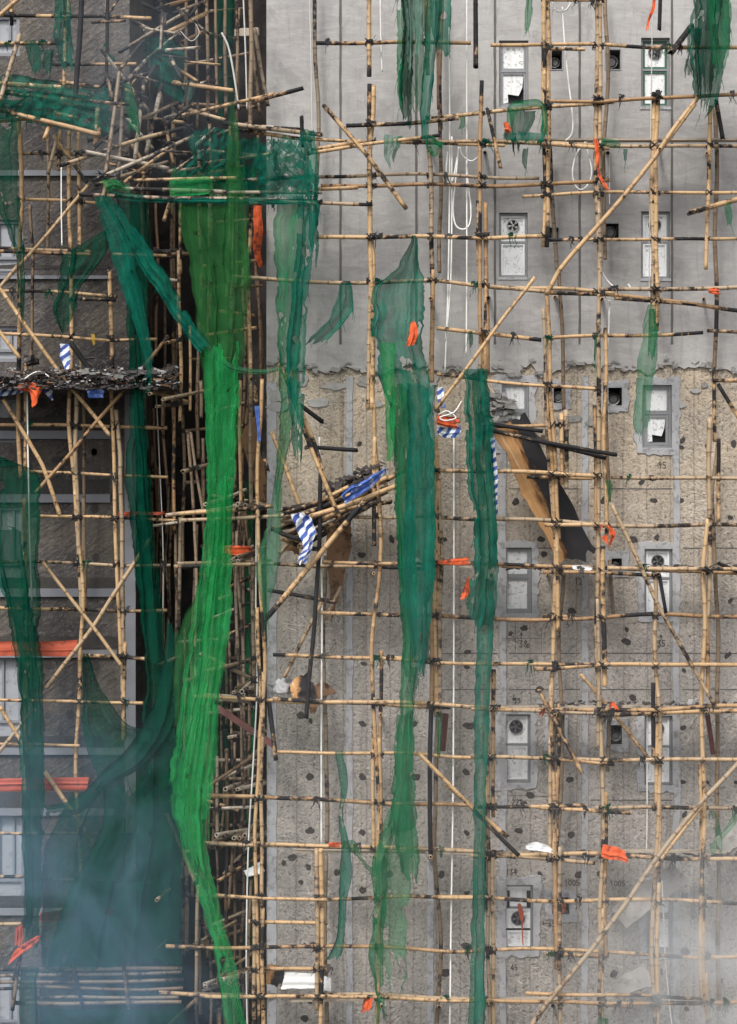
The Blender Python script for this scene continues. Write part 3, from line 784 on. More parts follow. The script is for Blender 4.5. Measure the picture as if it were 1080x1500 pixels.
# ------------------------------------------------------------------ bamboo
def pole(name, parent, pts, r=4.4, mat='bamboo', char=.35, e0=0.0, e1=0.0, wob=1.0, jag=(0,0)):
    """pts: picture-plane points with a depth each; r: radius in photograph pixels"""
    seed = RNG.random()*1000
    W = [P(*q) for q in pts]
    # dense path
    seg = [(b-a).length for a, b in zip(W[:-1], W[1:])]
    L = sum(seg)
    n = max(3, int(L/.085))
    rad = r*R(.74,.93)/S
    path = []
    for i in range(n+1):
        s = L*i/n; k = 0; t = s
        while k < len(seg)-1 and t > seg[k]: t -= seg[k]; k += 1
        path.append(W[k].lerp(W[k+1], t/seg[k] if seg[k] else 0))
    d0 = (W[-1]-W[0]).normalized()
    sx = d0.cross(Vector((0,1,0)))
    sx = sx.normalized() if sx.length > .05 else Vector((1,0,0))
    amp = min(.10, .016*L)*wob
    for i, p in enumerate(path):
        s = L*i/n
        env = min(1, s/.8, (L-s)/.8) if L > 2 else 1
        path[i] = p + sx*amp*fbm(s*.33, seed)*2.0*env + Vector((0,1,0))*amp*.7*fbm(s*.4, seed+50)*env
    NS = 8
    pitch = R(.24,.46); nxt = R(.05,pitch)
    rings = []   # (pos, tangent, radius, node, char, s)
    taper = R(-.10,.10)
    def cval(s):
        c = fbm(s*1.15, seed+11)*.9 + .30*fbm(s*4.1, seed+23) + (char-.5)*1.0 + .37
        if e0: c = max(c, 1.05 - .62*s/e0)
        if e1: c = max(c, 1.05 - .62*(L-s)/e1)
        return max(0, min(1, c))
    def at(s):
        f = s/L*n; i = min(n-1, int(f)); return path[i].lerp(path[i+1], f-i), (path[min(n,i+2)] - path[max(0,i-1)]).normalized()
    ss = [(0,0)]
    s = 0.0
    step = .10
    while s < L-.02:
        if nxt - s < step:
            for dd, nd in ((-.022,0.0),(-.007,1.0),(.007,1.0),(.022,0.0)):
                q = nxt + dd
                if 0 < q < L-.01 and q > ss[-1][0]: ss.append((q, nd))
            s = nxt + .022; nxt += pitch*R(.75,1.25)
        else:
            s += step
            if s < L-.01: ss.append((s, 0.0))
    ss.append((L, 0.0))
    V, F, AN, AC, UV = [], [], [], [], []
    for q, nd in ss:
        p, t = at(q)
        a = t.cross(Vector((0,1,0))) if abs(t.y) < .9 else t.cross(Vector((1,0,0)))
        a.normalize(); b = t.cross(a)
        rr = rad*(1 + (.075 if nd else 0) + taper*(q/L-.5) + .03*fbm(q*3, seed+3))
        for j in range(NS):
            an = 2*math.pi*j/NS
            off = Vector((0,0,0))
            if jag[0] and q == 0: off = -t*rad*1.6*R(0, jag[0])
            if jag[1] and q == L: off = t*rad*1.6*R(0, jag[1])
            V.append(p + (a*math.cos(an)+b*math.sin(an))*rr + off); AN.append(nd); AC.append(cval(q)); UV.append((j/NS, q))
    nr = len(ss)
    for i in range(nr-1):
        for j in range(NS):
            F.append((i*NS+j, i*NS+(j+1)%NS, (i+1)*NS+(j+1)%NS, (i+1)*NS+j))
    # hollow ends, insides tinted black to paint the shade in them
    for (ri, sg) in ((0, 1), (nr-1, -1)):
        p, t = at(ss[ri][0]); b0 = len(V)
        for rr, dd in ((.66, 0.0), (.6, .05)):
            for j in range(NS):
                q = V[ri*NS+j]; V.append(p + (q-p)*rr + t*sg*dd); AN.append(.0 if dd == 0 else 1); AC.append(AC[ri*NS] if dd == 0 else .9); UV.append((j/NS, 0))
        for j in range(NS):
            j2 = (j+1)%NS
            if sg > 0: F += [(ri*NS+j2, ri*NS+j, b0+j, b0+j2), (b0+j2, b0+j, b0+NS+j, b0+NS+j2)]
            else: F += [(ri*NS+j, ri*NS+j2, b0+j2, b0+j), (b0+j, b0+j2, b0+NS+j2, b0+NS+j)]
        F.append(tuple(b0+NS+j for j in range(NS)))
    me = bpy.data.meshes.new(name)
    org = W[0].copy()
    me.from_pydata([tuple(v - org) for v in V], [], F)
    me.polygons.foreach_set('use_smooth', [True]*len(F))
    at_ = me.attributes.new('node', 'FLOAT', 'POINT'); at_.data.foreach_set('value', AN)
    at_ = me.attributes.new('char', 'FLOAT', 'POINT'); at_.data.foreach_set('value', AC)
    ul = me.uv_layers.new(name='UVMap')
    flat = []
    for lp in me.loops: flat += UV[lp.vertex_index]
    ul.data.foreach_set('uv', flat)
    me.materials.append(M[mat] if isinstance(mat, str) else mat)
    o = bpy.data.objects.new(name, me)
    COL.objects.link(o)
    o.location = org
    if parent is not None:
        o.parent = parent
    return o

# lashing meshes (black straps wound round a crossing), four shared variants
TIES = []
for v in range(4):
    mb = MB(); rr = 4.4/S
    for k_ in range(3):
        z = (k_-1)*.022 + R(-.006,.006)
        pts = [Vector((rr*math.cos(a)*1.05, rr*math.sin(a)*1.6, z + .018*math.sin(a+v))) for a in [2*math.pi*i/10 for i in range(11)]]
        mb.tube(pts, .0085, 4)
    for sgn in ((-1, 1) if v == 0 else (1,) if v < 3 else (-1,)):
        pts = [Vector((-rr*1.1, -rr*1.5, sgn*rr*1.0)), Vector((0, -rr*1.95, 0)), Vector((rr*1.1, -rr*1.5, -sgn*rr*1.0))]
        mb.tube(pts, .010, 4)
    for k_ in range(2):
        d = Vector((R(-1,1), -.2, R(-1,.4))).normalized(); p0 = Vector((0,-rr*1.7,0))
        mb.tube([p0, p0 + d*R(.04,.07), p0 + d*R(.08,.13) + Vector((0,0,-.03))], .004, 3)
    me = mb.mesh('lashing'); me.materials.append(M['tie']); TIES.append(me)

def seg_x(a, b, c, d):
    x1,y1 = a[:2]; x2,y2 = b[:2]; x3,y3 = c[:2]; x4,y4 = d[:2]
    den = (x1-x2)*(y3-y4)-(y1-y2)*(x3-x4)
    if abs(den) < 1e-6: return None
    t = ((x1-x3)*(y3-y4)-(y1-y3)*(x3-x4))/den; u = ((x1-x3)*(y1-y2)-(y1-y3)*(x1-x2))/den
    if 0 <= t <= 1 and 0 <= u <= 1: return x1+t*(x2-x1), y1+t*(y2-y1), a[2]+t*(b[2]-a[2])
    return None
def lash(parent, ups, leds, prob=.85, maxdz=.35):
    n = 0; used = []
    for u in ups:
        for l in leds:
            for a, b in zip(u[:-1], u[1:]):
                for c, d in zip(l[:-1], l[1:]):
                    q = seg_x(a, b, c, d)
                    if q and abs(q[2]-c[2]) < maxdz and RNG.random() < prob and not any(abs(q[0]-e[0]) < 4 and abs(q[1]-e[1]) < 5 for e in used):
                        used.append(q)
                        if n >= 290: return
                        o = bpy.data.objects.new('lashing', RNG.choice(TIES)); COL.objects.link(o)
                        o.location = P(q[0], q[1], (q[2]+c[2])/2); o.parent = parent
                        o.rotation_euler = (0, R(-.25,.25) + RNG.choice((0, math.pi)), 0); sc = R(.8,1.15); o.scale = (sc, sc, sc); n += 1

def scaffold(t, uprights, ledgers, braces, yo, prob=.85, r0=3.8, mat='bamboo', rl=3.25):
    U, Lg = [], []
    for u in uprights:
        pts, kw = (u, {}) if not isinstance(u[-1], dict) else (u[:-1], dict(u[-1]))
        dy = kw.pop('dy', 0.0)
        pts = [(a, b, yo+dy) for a, b in pts]; kw.setdefault('r', r0); kw.setdefault('mat', mat)
        pole('upright', t, pts, **kw); U.append(pts)
    for l in ledgers:
        pts, kw = (l, {}) if not isinstance(l[-1], dict) else (l[:-1], dict(l[-1]))
        dy = kw.pop('dy', RNG.choice((.105, .105, -.105)))
        pts = [(a, b, yo+dy) for a, b in pts]; kw.setdefault('r', rl); kw.setdefault('mat', mat); kw.setdefault('char', .42)
        pole('ledger', t, pts, **kw); Lg.append(pts)
    for l in braces:
        pts, kw = (l, {}) if not isinstance(l[-1], dict) else (l[:-1], dict(l[-1]))
        dy = kw.pop('dy', -.21)
        pts = [(a, b, yo+dy) for a, b in pts]; kw.setdefault('r', 3.4); kw.setdefault('mat', mat)
        pole('brace', t, pts, **kw)
    lash(t, U, Lg, prob)

FY = -1.15   # outer row of the facade scaffold
IN = dict(dy=.78, r=3.4, mat='bamboo_old_shaded')
fs = thing('facade_scaffold', 'tall bamboo scaffold lashed across the pale apartment block facade', 'scaffold', 'bamboo scaffolds on the building', P(720, 1500, FY)*0)
UP = [
 [(706,118),(706,330),(709,545),{'e0':.35}], [(711,375),(711,545)], 
 [(797,-30),(798,195)], [(802,-30),(803,200),(801,362),{'e1':.4}],
 [(873,-30),(874,210),(873,480),(880,745),(882,1150),(884,1530)], [(880,-30),(879,205)], [(880,205),(880,400)], [(887,480),(888,690),(889,790)],
 [(883,800),(886,1005),{'char':.55}], [(888,1160),(888,1400)], [(883,1330),(883,1530)],
 [(958,135),(957,298),{'e0':.2}], [(964,132),(963,340),(962,485),{'e0':.3}], [(960,840),(960,1120),(958,1530)], [(957,1000),(957,1120),{'char':.8}], [(963,1060),(963,1180)],
 [(1041,155),(1038,300),(1034,395)], [(1040,612),(1037,760),(1037,905)], [(1037,760),(1031,1000),(1031,1230),(1040,1530)], [(1034,1425),(1038,1530)], [(1036,900),(1038,1020)],
 [(629,215),(631,380),(630,560)], [(624,-30),(625,110)], [(628,-30),(628,75)], [(635,395),(635,560)],
 [(541,-30),(541,112),{'e1':.12}], [(541,123),(541,288),{'e0':.2}], [(547,125),(547,420),(545,600)], [(548,590),(551,700),(553,900),(553,1110),(553,1245),{'char':.42}], [(549,640),(549,800),{'char':.5}], [(556,1080),(556,1235)], [(553,1240),(553,1530)],
 [(638,640),(637,900),(639,1050),{}], [(632,870),(632,1045)], [(640,660),(641,830)],
 [(718,975),(717,1250),(717,1530)], [(722,1250),(723,1530)],
 [(801,425),(806,590),(815,700),(819,790)], [(812,760),(812,1000),(811,1260)], [(818,760),(819,925)], [(816,1130),(816,1420)], [(820,1240),(821,1510)], [(823,605),(825,710)], [(829,600),(830,715)],
 [(464,1243),(464,1480)], [(470,1243),(470,1530)],
 [(384,555),(379,720),(381,900),(378,1100),(378,1350),(378,1530),{'r':3.6}], [(377,890),(384,1060)], [(385,1330),(386,1530)],
]
LE = [
 [(463,63),(690,63),{'e0':.3}], [(719,66),(860,68),(958,70)], [(800,71),(857,72)], [(958,70),(1090,70)], [(795,0),(885,1)], 
 [(632,173),(760,161),(900,149)], [(507,183),(600,178),(672,170),{'e0':.4}], [(805,148),(940,142),(1090,138)],
 [(450,203),(560,209),(740,213)], [(735,209),(900,213),(1090,214)], [(600,207),(745,209),(862,212)], [(780,208),(893,217),{'dy':-.1}],
 [(450,225),(540,212),(645,198),{'e1':.2,'dy':-.22}], [(455,221),(530,208),{'dy':-.2}],
 [(463,259),(620,257),(790,261)], [(463,277),(525,274)], [(470,272),(640,273),(800,271),(893,264)], [(765,288),(900,284),(1090,282)],
 [(365,297),(460,297),(545,299),{'e1':.2}], [(465,347),(640,346),(797,346)], [(803,352),(930,352),(1090,349)],
 [(640,411),(740,420),(835,424),(900,430)], [(805,429),(890,432),(960,441),(1034,449),(1090,456),{'e1':.35}], [(878,424),(980,424),(1090,420)], [(690,417),(800,427)], [(340,405),(540,412),(640,411)], [(900,436),(1025,448),{'e1':.25}],
 [(640,480),(720,488),(793,498),{'e1':.2}], [(803,495),(900,491),(1030,487),{'e1':.25}], [(1036,484),(1090,486)],
 [(640,548),(760,560),(876,570)], [(1044,557),(1090,558)], [(715,625),(770,624),(828,622),{'e1':.3}],
 [(637,689),(720,692),(880,697)], [(772,698),(868,700)], [(895,699),(1000,700),(1090,701)],
 [(262,752),(340,748),(400,741)], [(265,762),(440,755),(640,755)], [(638,757),(800,764),(880,767),(1090,769)], [(798,770),(890,769)],
 [(255,830),(400,824),(470,828),(640,833)], [(472,823),(640,826),(815,830)], [(735,829),(900,836),(1090,840)], [(795,838),(960,842)], [(890,832),(1090,834)],
 [(470,897),(585,900)], [(575,900),(760,904),(900,904),(1090,903)], [(795,903),(840,903)],
 [(400,959),(500,963),(590,964),{'e0':.2}], [(560,964),(720,972),(909,974)], [(783,980),(900,976),(1090,974)],
 [(285,1020),(420,1026),(560,1029),(660,1036)], [(400,1024),(640,1033),(740,1037)], [(660,1034),(900,1046)], [(690,1038),(860,1040),(1090,1034)], [(880,1048),(1090,1041)],
 [(400,1101),(560,1105),(720,1110)], [(690,1108),(880,1112),(1090,1113)], [(792,1110),(900,1119)],
 [(307,1166),(400,1169),(560,1175),(705,1180)], [(700,1181),(860,1180)], [(790,1185),(925,1191)], [(870,1184),(1090,1184)],
 [(307,1235),(460,1240),(700,1247)], [(380,1236),(560,1241),(723,1249)], [(700,1249),(872,1262)], [(690,1253),(900,1256),(1090,1258)],
 [(316,1311),(460,1313),(720,1314)], [(640,1314),(870,1319),(1090,1324)], 
 [(364,1349),(480,1350)], [(244,1386),(400,1387),(640,1388),(720,1392)], [(690,1391),(860,1397),(1090,1401)], [(800,1398),(890,1402)],
 [(360,1419),(485,1419)],
 [(233,1454),(400,1458),(560,1462),(720,1466)], [(470,1457),(720,1464)], [(690,1464),(900,1470),(1090,1468)], [(770,1455),(960,1462),(1030,1463)], [(870,1470),(925,1475)],
]
BR = [
 [(1025,140),(960,228),(900,300),(820,398),(800,432),{'r':3.9}], [(1018,152),(952,240),{'r':3.6}],
 [(784,406),(720,492),(638,600)],
 [(1090,1108),(960,1268),(870,1388),(772,1512),{'r':3.7}], [(1030,1178),(960,1270),{'r':4}],
 [(896,738),(960,880),(1046,1032)],
]
for u in list(UP):
    q = [a for a in u if not isinstance(a, dict)]
    if q[-1][1] - q[0][1] > 350:
        for _ in range(2):
            y0 = R(max(q[0][1], 0), q[-1][1]-200); y1 = min(q[-1][1], y0 + R(180, 420)); sd = RNG.choice((-6, 6, 5.5, -5.5))
            def xa(y):
                for a, b in zip(q[:-1], q[1:]):
                    if a[1] <= y <= b[1]: return a[0] + (b[0]-a[0])*(y-a[1])/(b[1]-a[1])
                return q[-1][0]
            UP.append([(xa(y0)+sd, y0), (xa((y0+y1)/2)+sd*.8, (y0+y1)/2), (xa(y1)+sd, y1), dict(r=R(3,3.8), char=R(.3,.55))])
scaffold(fs, UP, LE, BR, FY)
# inner row and the putlogs that tie both rows to the wall
for q in ([(461,-30),(462,330),{'r':3.2}], [(645,70),(644,400)], [(648,-30),(646,190)], [(805,205),(812,330),(816,395)], [(819,400),(826,600)], [(1047,155),(1048,420),(1046,560)], [(886,-30),(887,380)],
          [(552,1100),(556,1240)], [(477,815),(479,1235)], [(641,1055),(640,1530)], [(1052,640),(1053,1000),(1050,1200),(1053,1480)], [(886,560),(893,735)], [(826,840),(824,1060),(816,1240)], [(893,820),(899,905)], [(893,1040),(890,1130)],
          [(643,-30),(643,160)], [(812,1060),(815,1420)], [(478,1250),(479,1530)]):
    kw = dict(IN); 
    if isinstance(q[-1], dict): kw.update(q[-1]); q = q[:-1]
    dy = kw.pop('dy'); pole('upright', fs, [(a, b, FY+dy) for a, b in q], **kw)
for y0 in (212, 430, 833, 1036, 1248, 1463):
    for x in (553, 637, 718, 806, 884, 963, 1036):
        if y0 < 500 and x < 600: continue
        xx = x + R(-8,8); yy = y0 + 8 + R(-3,4)
        pole('putlog', fs, [(xx, yy, FY-.32), (xx, yy, .0)], r=3.3, char=.5)
    # decking of grey boards laid between the rows
    if y0 > 500 or y0 == 212:
        for dpt in (.25, .5):
            z0 = pz(y0 + (y0-750)*.006, FY+dpt)
            xs0, xs1 = ((400 if y0 > 800 else 640), 1085)
            x = xs0 + R(0,60)
            while x < xs1:
                ln = R(150,260)
                if R(0,1) < .8:
                    mb = MB(); a, b = px(x, FY), px(min(x+ln, 1120), FY)
                    mb.obox(Vector(((a+b)/2, FY+dpt, z0+R(.02,.05))), Vector(((b-a)/2, 0, R(-.012,.012))), Vector((0,.10,0)), Vector((0,0,.014)))
                    mb.build('deck_board', M['board'], fs)
                x += ln + R(4,40)

def tatters(t, leds, yo, n, mats):
    for _ in range(n):
        l = RNG.choice(leds); l = [q for q in l if not isinstance(q, dict)]
        k_ = RNG.randrange(len(l)-1); a, b = l[k_], l[k_+1]; f = RNG.random()
        x, y = a[0]+(b[0]-a[0])*f, a[1]+(b[1]-a[1])*f
        if not 0 < x < 1080: continue
        mb = MB()
        for s_ in range(RNG.randint(2, 5)):
            p = P(x+R(-5,5), y+R(-3,2), yo-.14+R(-.03,.03)); ln = R(.05,.22); w_ = R(.006,.02); vs_ = []; sd = R(0,99); dr = R(-.5,.5)
            for q in range(6):
                v = q/5; c = p + Vector((dr*ln*v+.05*fbm(v*3, sd), .04*fbm(v*3, sd+9), -ln*v + (.03 if q == 0 else 0)))
                ww = w_*(1-v*.8)*(1+.8*fbm(v*5, sd+4)); vs_ += [c-Vector((ww,.006,0)), c+Vector((ww,-.006,0))]
            mb.add(vs_, [(2*i, 2*i+1, 2*i+3, 2*i+2) for i in range(5)])
        for s_ in range(3):
            c = P(x+R(-4,4), y-2+R(-3,2), yo-.12); q = R(.008,.022)
            mb.obox(c, Vector((q*1.6, 0, q*R(-.6,.6))), Vector((0,q,0)), Vector((q*R(-.6,.6), 0, q)))
        mb.build('burnt_tatter', RNG.choice(mats), t)
tatters(fs, LE, FY, 80, [M['char'], M['tie'], M['char'], M['ash'], M['net_dark']])

# --- wing scaffold
WF = .45
ws = thing('wing_scaffold', 'bamboo scaffold with crossing braces in front of the dark wing', 'scaffold', 'bamboo scaffolds on the building')
UPW = [
 [(26,165),(31,300),(32,520),(31,700)], [(36,520),(37,690)], [(101,190),(104,420),(108,620),(111,760),(116,960),(119,1150),(119,1310)], [(112,560),(116,780),(120,900)],
 [(161,395),(163,540),{'e1':.2}], [(163,560),(168,760),(177,970)], [(170,600),(172,800),(183,1080)], [(95,-30),(95,130)], [(157,-30),(158,75)], [(36,730),(38,860),(38,1140)], [(38,1018),(38,1110)], [(183,940),(183,1085)], [(115,190),(117,370)], [(88,190),(86,250)], [(16,-30),(17,37),{'e1':.2}],
 [(182,1200),(182,1400),{'mat':'bamboo_old_shaded'}], [(118,1300),(119,1420),{'mat':'bamboo_old_shaded'}], [(102,-20),(100,60)], 
]
LEW = [
 [(-20,21),(150,24),(222,27)], [(-20,64),(95,63),{'e1':.3}], [(75,94),(200,95)], [(33,225),(60,224),(125,226)], [(28,292),(90,293),(142,297)], [(-20,361),(60,366),(137,369)], [(-20,367),(135,372)], [(165,372),(245,375)],
 [(-20,426),(60,428),(172,435)], [(100,438),(170,440)], [(-20,488),(100,492),(170,495),(230,497)], [(70,563),(180,560)], [(165,563),(250,580),(275,588)], [(-20,622),(100,623),(245,627)],
 [(38,690),(160,697),(246,699)], [(38,755),(115,758),(260,763)], [(-20,824),(100,825),(250,828)], [(-20,889),(110,891),(245,894)], [(120,959),(180,961),(216,965),{'r':3.9}], [(-20,1025),(70,1026),(210,1030)], [(-20,1091),(60,1090),(117,1092)],
 [(-20,1220),(60,1221)], [(-20,1284),(34,1284)], [(-20,1354),(34,1353)], [(60,1220),(200,1222),{'mat':'bamboo_old_shaded'}], [(60,1288),(225,1290),{'mat':'bamboo_old_shaded'}],
]
BRW = [
 [(26,390),(-15,438)], [(-10,408),(60,500),(110,570),(161,638)], [(247,492),(165,590),(105,665),(52,722)], [(130,272),(75,335),(15,400)], [(78,198),(128,268)], [(-5,480),(30,525)], [(5,585),(60,680),(88,755)],
 [(62,822),(130,910),(178,975)], [(226,780),(140,912),(68,1008)], [(-15,1010),(42,1100)], [(45,1045),(-8,1110)], [(66,1130),(137,1237),{'r':3.9}], [(205,1210),(165,1260),{'mat':'bamboo_old_shaded'}],
 [(83,205),(70,255)],
]
scaffold(ws, UPW, LEW, BRW, WF, .9, 3.7, 'bamboo', 3.1)
for q in ([(118,520),(120,860)], [(122,730),(125,900)], [(70,190),(70,365)], [(44,300),(45,560)]):
    pole('upright', ws, [(a, b, WF+.7) for a, b in q], r=3, mat='bamboo_old_shaded')

tatters(ws, LEW, WF, 22, [M['char'], M['tie'], M['net_dark']])

# --- recess scaffold
rs = thing('recess_scaffold', 'crowded old shade-tinted bamboo scaffold filling the dark recess between both blocks', 'scaffold', 'bamboo scaffolds on the building')
rec = [ # x0,y0,x1,y1,depth,mat
 (273,-30,277,190,.2,'bamboo'),(288,-30,289,185,.3,'bamboo'),(303,-30,305,175,.9,'bamboo'),(315,-30,318,170,1.5,'bamboo_old_shaded'),(330,-30,331,170,1.8,'bamboo_old_shaded'),(346,-30,346,152,-.2,'bamboo'),(367,-30,367,190,-.9,'bamboo'),(370,60,382,165,-.7,'bamboo'),(374,45,392,152,-.6,'bamboo'),
 (262,370,264,615,.3,'bamboo'),(278,480,279,600,.4,'bamboo'),(294,560,295,610,.5,'bamboo'),(255,575,256,780,.6,'bamboo'),(258,770,259,1000,.7,'bamboo_old_shaded'),(263,760,264,920,.6,'bamboo'),(267,590,268,830,1.6,'bamboo_old_shaded'),
 (276,633,285,760,.2,'bamboo'),(280,635,298,745,.1,'bamboo'),(298,645,298,760,.5,'bamboo'),(285,760,287,1020,.4,'bamboo'),(352,560,353,740,-.2,'bamboo'),(345,640,346,960,1.2,'bamboo_old_shaded'),(352,740,352,1240,.6,'bamboo_old_shaded'),(358,780,359,1480,1.4,'bamboo_old_shaded'),
 (340,800,341,1120,1.0,'bamboo_old_shaded'),(347,780,350,1010,.2,'bamboo'),(365,790,366,1200,1.9,'bamboo_old_shaded'),(371,820,373,1030,-.3,'bamboo_old_shaded'),(318,1110,318,1230,.6,'bamboo_old_shaded'),(332,1100,333,1530,.9,'bamboo_old_shaded'),(344,1090,346,1530,1.3,'bamboo_old_shaded'),
 (354,1060,357,1180,.2,'bamboo'),(290,1300,290,1530,-.3,'bamboo'),(307,1350,308,1530,.2,'bamboo'),(267,1260,268,1400,.6,'bamboo_old_shaded'),(273,1270,275,1390,.5,'bamboo_old_shaded'),(265,1380,265,1420,.6,'bamboo_ash'),(368,1290,363,1520,-.1,'bamboo_old_shaded'),(322,1480,322,1530,.2,'bamboo_old_shaded'),
 (272,1010,270,1030,.2,'bamboo'),(335,1330,341,1240,.5,'bamboo_old_shaded'),(368,560,368,745,-.9,'bamboo'),(367,290,367,560,-.9,'bamboo'),(265,290,266,400,.3,'bamboo'),(228,300,229,520,2.6,'bamboo_old_shaded'),(240,560,241,960,2.8,'bamboo_old_shaded'),(225,600,226,900,3.4,'bamboo_old_shaded'),(310,560,312,1240,2.4,'bamboo_old_shaded'),(322,580,323,1240,3.0,'bamboo_old_shaded'),(216,40,216,330,3.2,'bamboo_old_shaded'),(236,-20,236,180,3.4,'bamboo_old_shaded'),
]
for i in range(24):
    x = R(268, 384); y0 = R(-30, 1250); y1 = y0 + R(150, 500); dd = R(.8, 4.2)
    if dd < 2 and x > 376: continue
    rec.append((x, y0, x+R(-5,5), min(1530, y1), dd, 'bamboo_old_shaded'))
for i in range(14):
    x = R(200, 262); y0 = R(-30, 1100); rec.append((x, y0, x+R(-4,4), y0+R(120,420), R(2.6,4.6), 'bamboo_old_shaded'))
U_, L_ = [], []
for x0,y0,x1,y1,dp,mt in rec:
    pts = [(x0,y0,dp),((x0+x1)/2+R(-1.5,1.5),(y0+y1)/2,dp),(x1,y1,dp)]
    pole('upright', rs, pts, r=R(2.4,3.5), mat=mt if R(0,1) < .35 else 'bamboo_old_shaded', char=.42, jag=(1,1)); U_.append(pts)  # most recess poles take the bamboo with shade in its colour
recl = [(R(262,330), yy_+R(-8,8), R(340,386), yy_+R(-20,14), R(.8,3.8)) for yy_ in range(20, 1500, 34)] + [
 (190,375,275,372,.5),(250,410,262,411,.3),(245,502,265,497,.3),(220,577,247,572,.2),(240,585,310,570,-.2),(230,595,275,590,.4),(268,690,305,680,.2),(245,755,395,741,-.5),(226,770,260,765,.4),(233,974,262,962,.2),(260,825,395,822,-.4),
 (300,983,380,962,-.5),(296,958,385,1002,-.4),(300,1018,382,1022,-.4),(300,1026,382,1028,-.2),(268,997,285,995,.2),(306,1150,385,1100,-.2),(310,1146,375,1120,.3),(241,1175,262,1160,.2),(307,1164,380,1167,-.5),(230,1318,265,1285,.1),(232,1390,268,1353,.2),(245,1386,320,1387,.1),(300,1236,384,1236,-.4),
 (248,1500,290,1460,-.1),(270,1390,345,1350,.5),(320,1290,380,1255,.5),(300,1360,372,1330,.9),(308,1185,375,1182,.6),(240,1455,400,1457,-.4),(300,1445,330,1435,.3),(256,120,340,132,-.4),(255,120,272,122,.1),(260,118,317,130,.4),
 (330,1140,395,1085,1.0),(336,1080,392,1070,.8),(325,935,390,905,1.0),(335,860,390,835,1.1),(330,1280,395,1210,1.4),(335,1420,395,1380,1.2),(312,905,372,880,.9),
]
for x0,y0,x1,y1,dp in recl:
    pts = [(x0,y0,dp-.35),(x1,y1,dp+.35)] if R(0,1) < .5 else [(x0,y0,dp),(x1,y1,dp)]
    pole('ledger', rs, pts, r=R(2.8,3.6), mat=RNG.choice(('bamboo','bamboo_old_shaded','bamboo_ash','bamboo_old_shaded')), char=.4, jag=(.8,.8)); L_.append(pts)
lash(rs, U_, L_, .7, .9)
# bundles of transoms lying on the platforms of the recess, butts towards us
for (x0, x1, y0, cnt) in ((312,385,1232,11),(338,384,1016,8),(300,372,1443,12),(305,380,824,8),(300,390,748,7),(330,386,1160,5)):
    for i in range(cnt):
        a = R(x0, x1-20); yy = y0 + R(-9,3)
        pole('transom', rs, [(a, yy, -.7+R(0,.3)), (a + R(18,60), yy - R(2,22), R(.6,2.2))], r=R(3,3.9), mat=RNG.choice(('bamboo_ash','bamboo_old_shaded','bamboo_ash')), char=.38)
# big steel angle lying across
def bar(name, parent, a, b, w, h, mat):
    A, B = P(*a), P(*b); t = (B-A); L = t.length; t.normalize(); s_ = t.cross(Vector((0,1,0))).normalized()
    mb = MB(); c = (A+B)/2
    mb.obox(c, t*L/2, Vector((0,w/2,0)), s_*h/2)
    return mb.build(name, mat, parent)
tag(bar('steel_angle', None, (318,1036,-.2), (402,1092,-.6), .06, .10, M['steel']), 'dark red steel bar slanting across the recess beside the corner upright', 'steel bar')
tag(bar('steel_angle', None, (653,1045,-.6), (648,1100,-.4), .06, .10, M['steel']), 'short dark red steel bar standing by the charred upright on grey concrete', 'steel bar')
tag(bar('steel_angle', None, (1036,1044,-.7), (1045,1105,-.5), .06, .07, M['steel']), 'short dark red bar hanging under the boards near the far window column', 'steel bar')

# --- collapsed platform tangle at the head of the recess
cp = thing('collapsed_platform', 'collapsed tangle of pale snapped bamboo jutting out over the recess', 'scaffold wreck', 'burnt and collapsed bamboo platforms')
tang = [
 (176,76,-.6,274,16,-.2),(209,5,-.3,243,22,.0),(195,31,.1,222,45,.3),(150,74,-.9,215,160,-.3),(175,100,-1.2,152,262,-1.6),(180,130,-1.1,171,308,-1.4),(211,118,-.8,198,237,-1.0),(237,126,-.4,215,222,-.6),
 (120,222,-1.6,245,247,-.9),(90,242,-1.7,278,185,-.7),(245,174,-.6,400,137,-1.2),(137,264,-1.7,282,198,-1.0),(170,276,-1.6,247,219,-.9),(178,266,-1.4,345,262,-1.3),(160,276,-1.5,335,281,-1.3),(118,285,-1.6,460,298,-1.5),(141,270,-1.5,244,237,-.8),
 (241,174,-.5,255,245,-.6),(268,237,-.7,241,322,-1.2),(215,55,-.4,178,100,-.9),(185,119,-1.0,212,90,-.6),(155,106,-.9,165,143,-1.0),(255,20,-.2,300,3,.1),(240,58,-.2,270,40,.2),(222,100,-.5,232,98,-.3),(236,176,-.3,268,165,.1),(185,170,-.8,268,180,-.2),
 (296,240,-1.2,400,225,-1.1),(240,252,-1.0,335,243,-1.2),(290,265,-1.2,460,258,-1.2),(300,282,-1.3,470,283,-1.3),(244,205,-.4,262,203,-.4),(255,58,0,280,80,.3),(160,250,-1.5,148,300,-1.7),(228,96,-.7,207,130,-.8),
 (330,180,-.9,470,196,-1.1),(340,190,-.8,455,205,-1.0),(375,185,-.9,440,190,-1.0),(232,2,-.2,262,-12,-.1),(230,12,-.1,285,-4,.1),(240,50,-.2,300,20,.2),(258,66,.2,300,45,.6),(248,152,0,330,175,-.3),(195,180,-.9,260,150,-.1),
]
for a,b,c,d,e,f in tang:
    pole('bamboo_pole', cp, [(a,b,c),(d,e,f)], r=R(2.8,3.9), mat=RNG.choice(('bamboo','bamboo_ash','bamboo','bamboo_old_shaded')), char=.5, jag=(.8,.8), e0=R(0,.3))
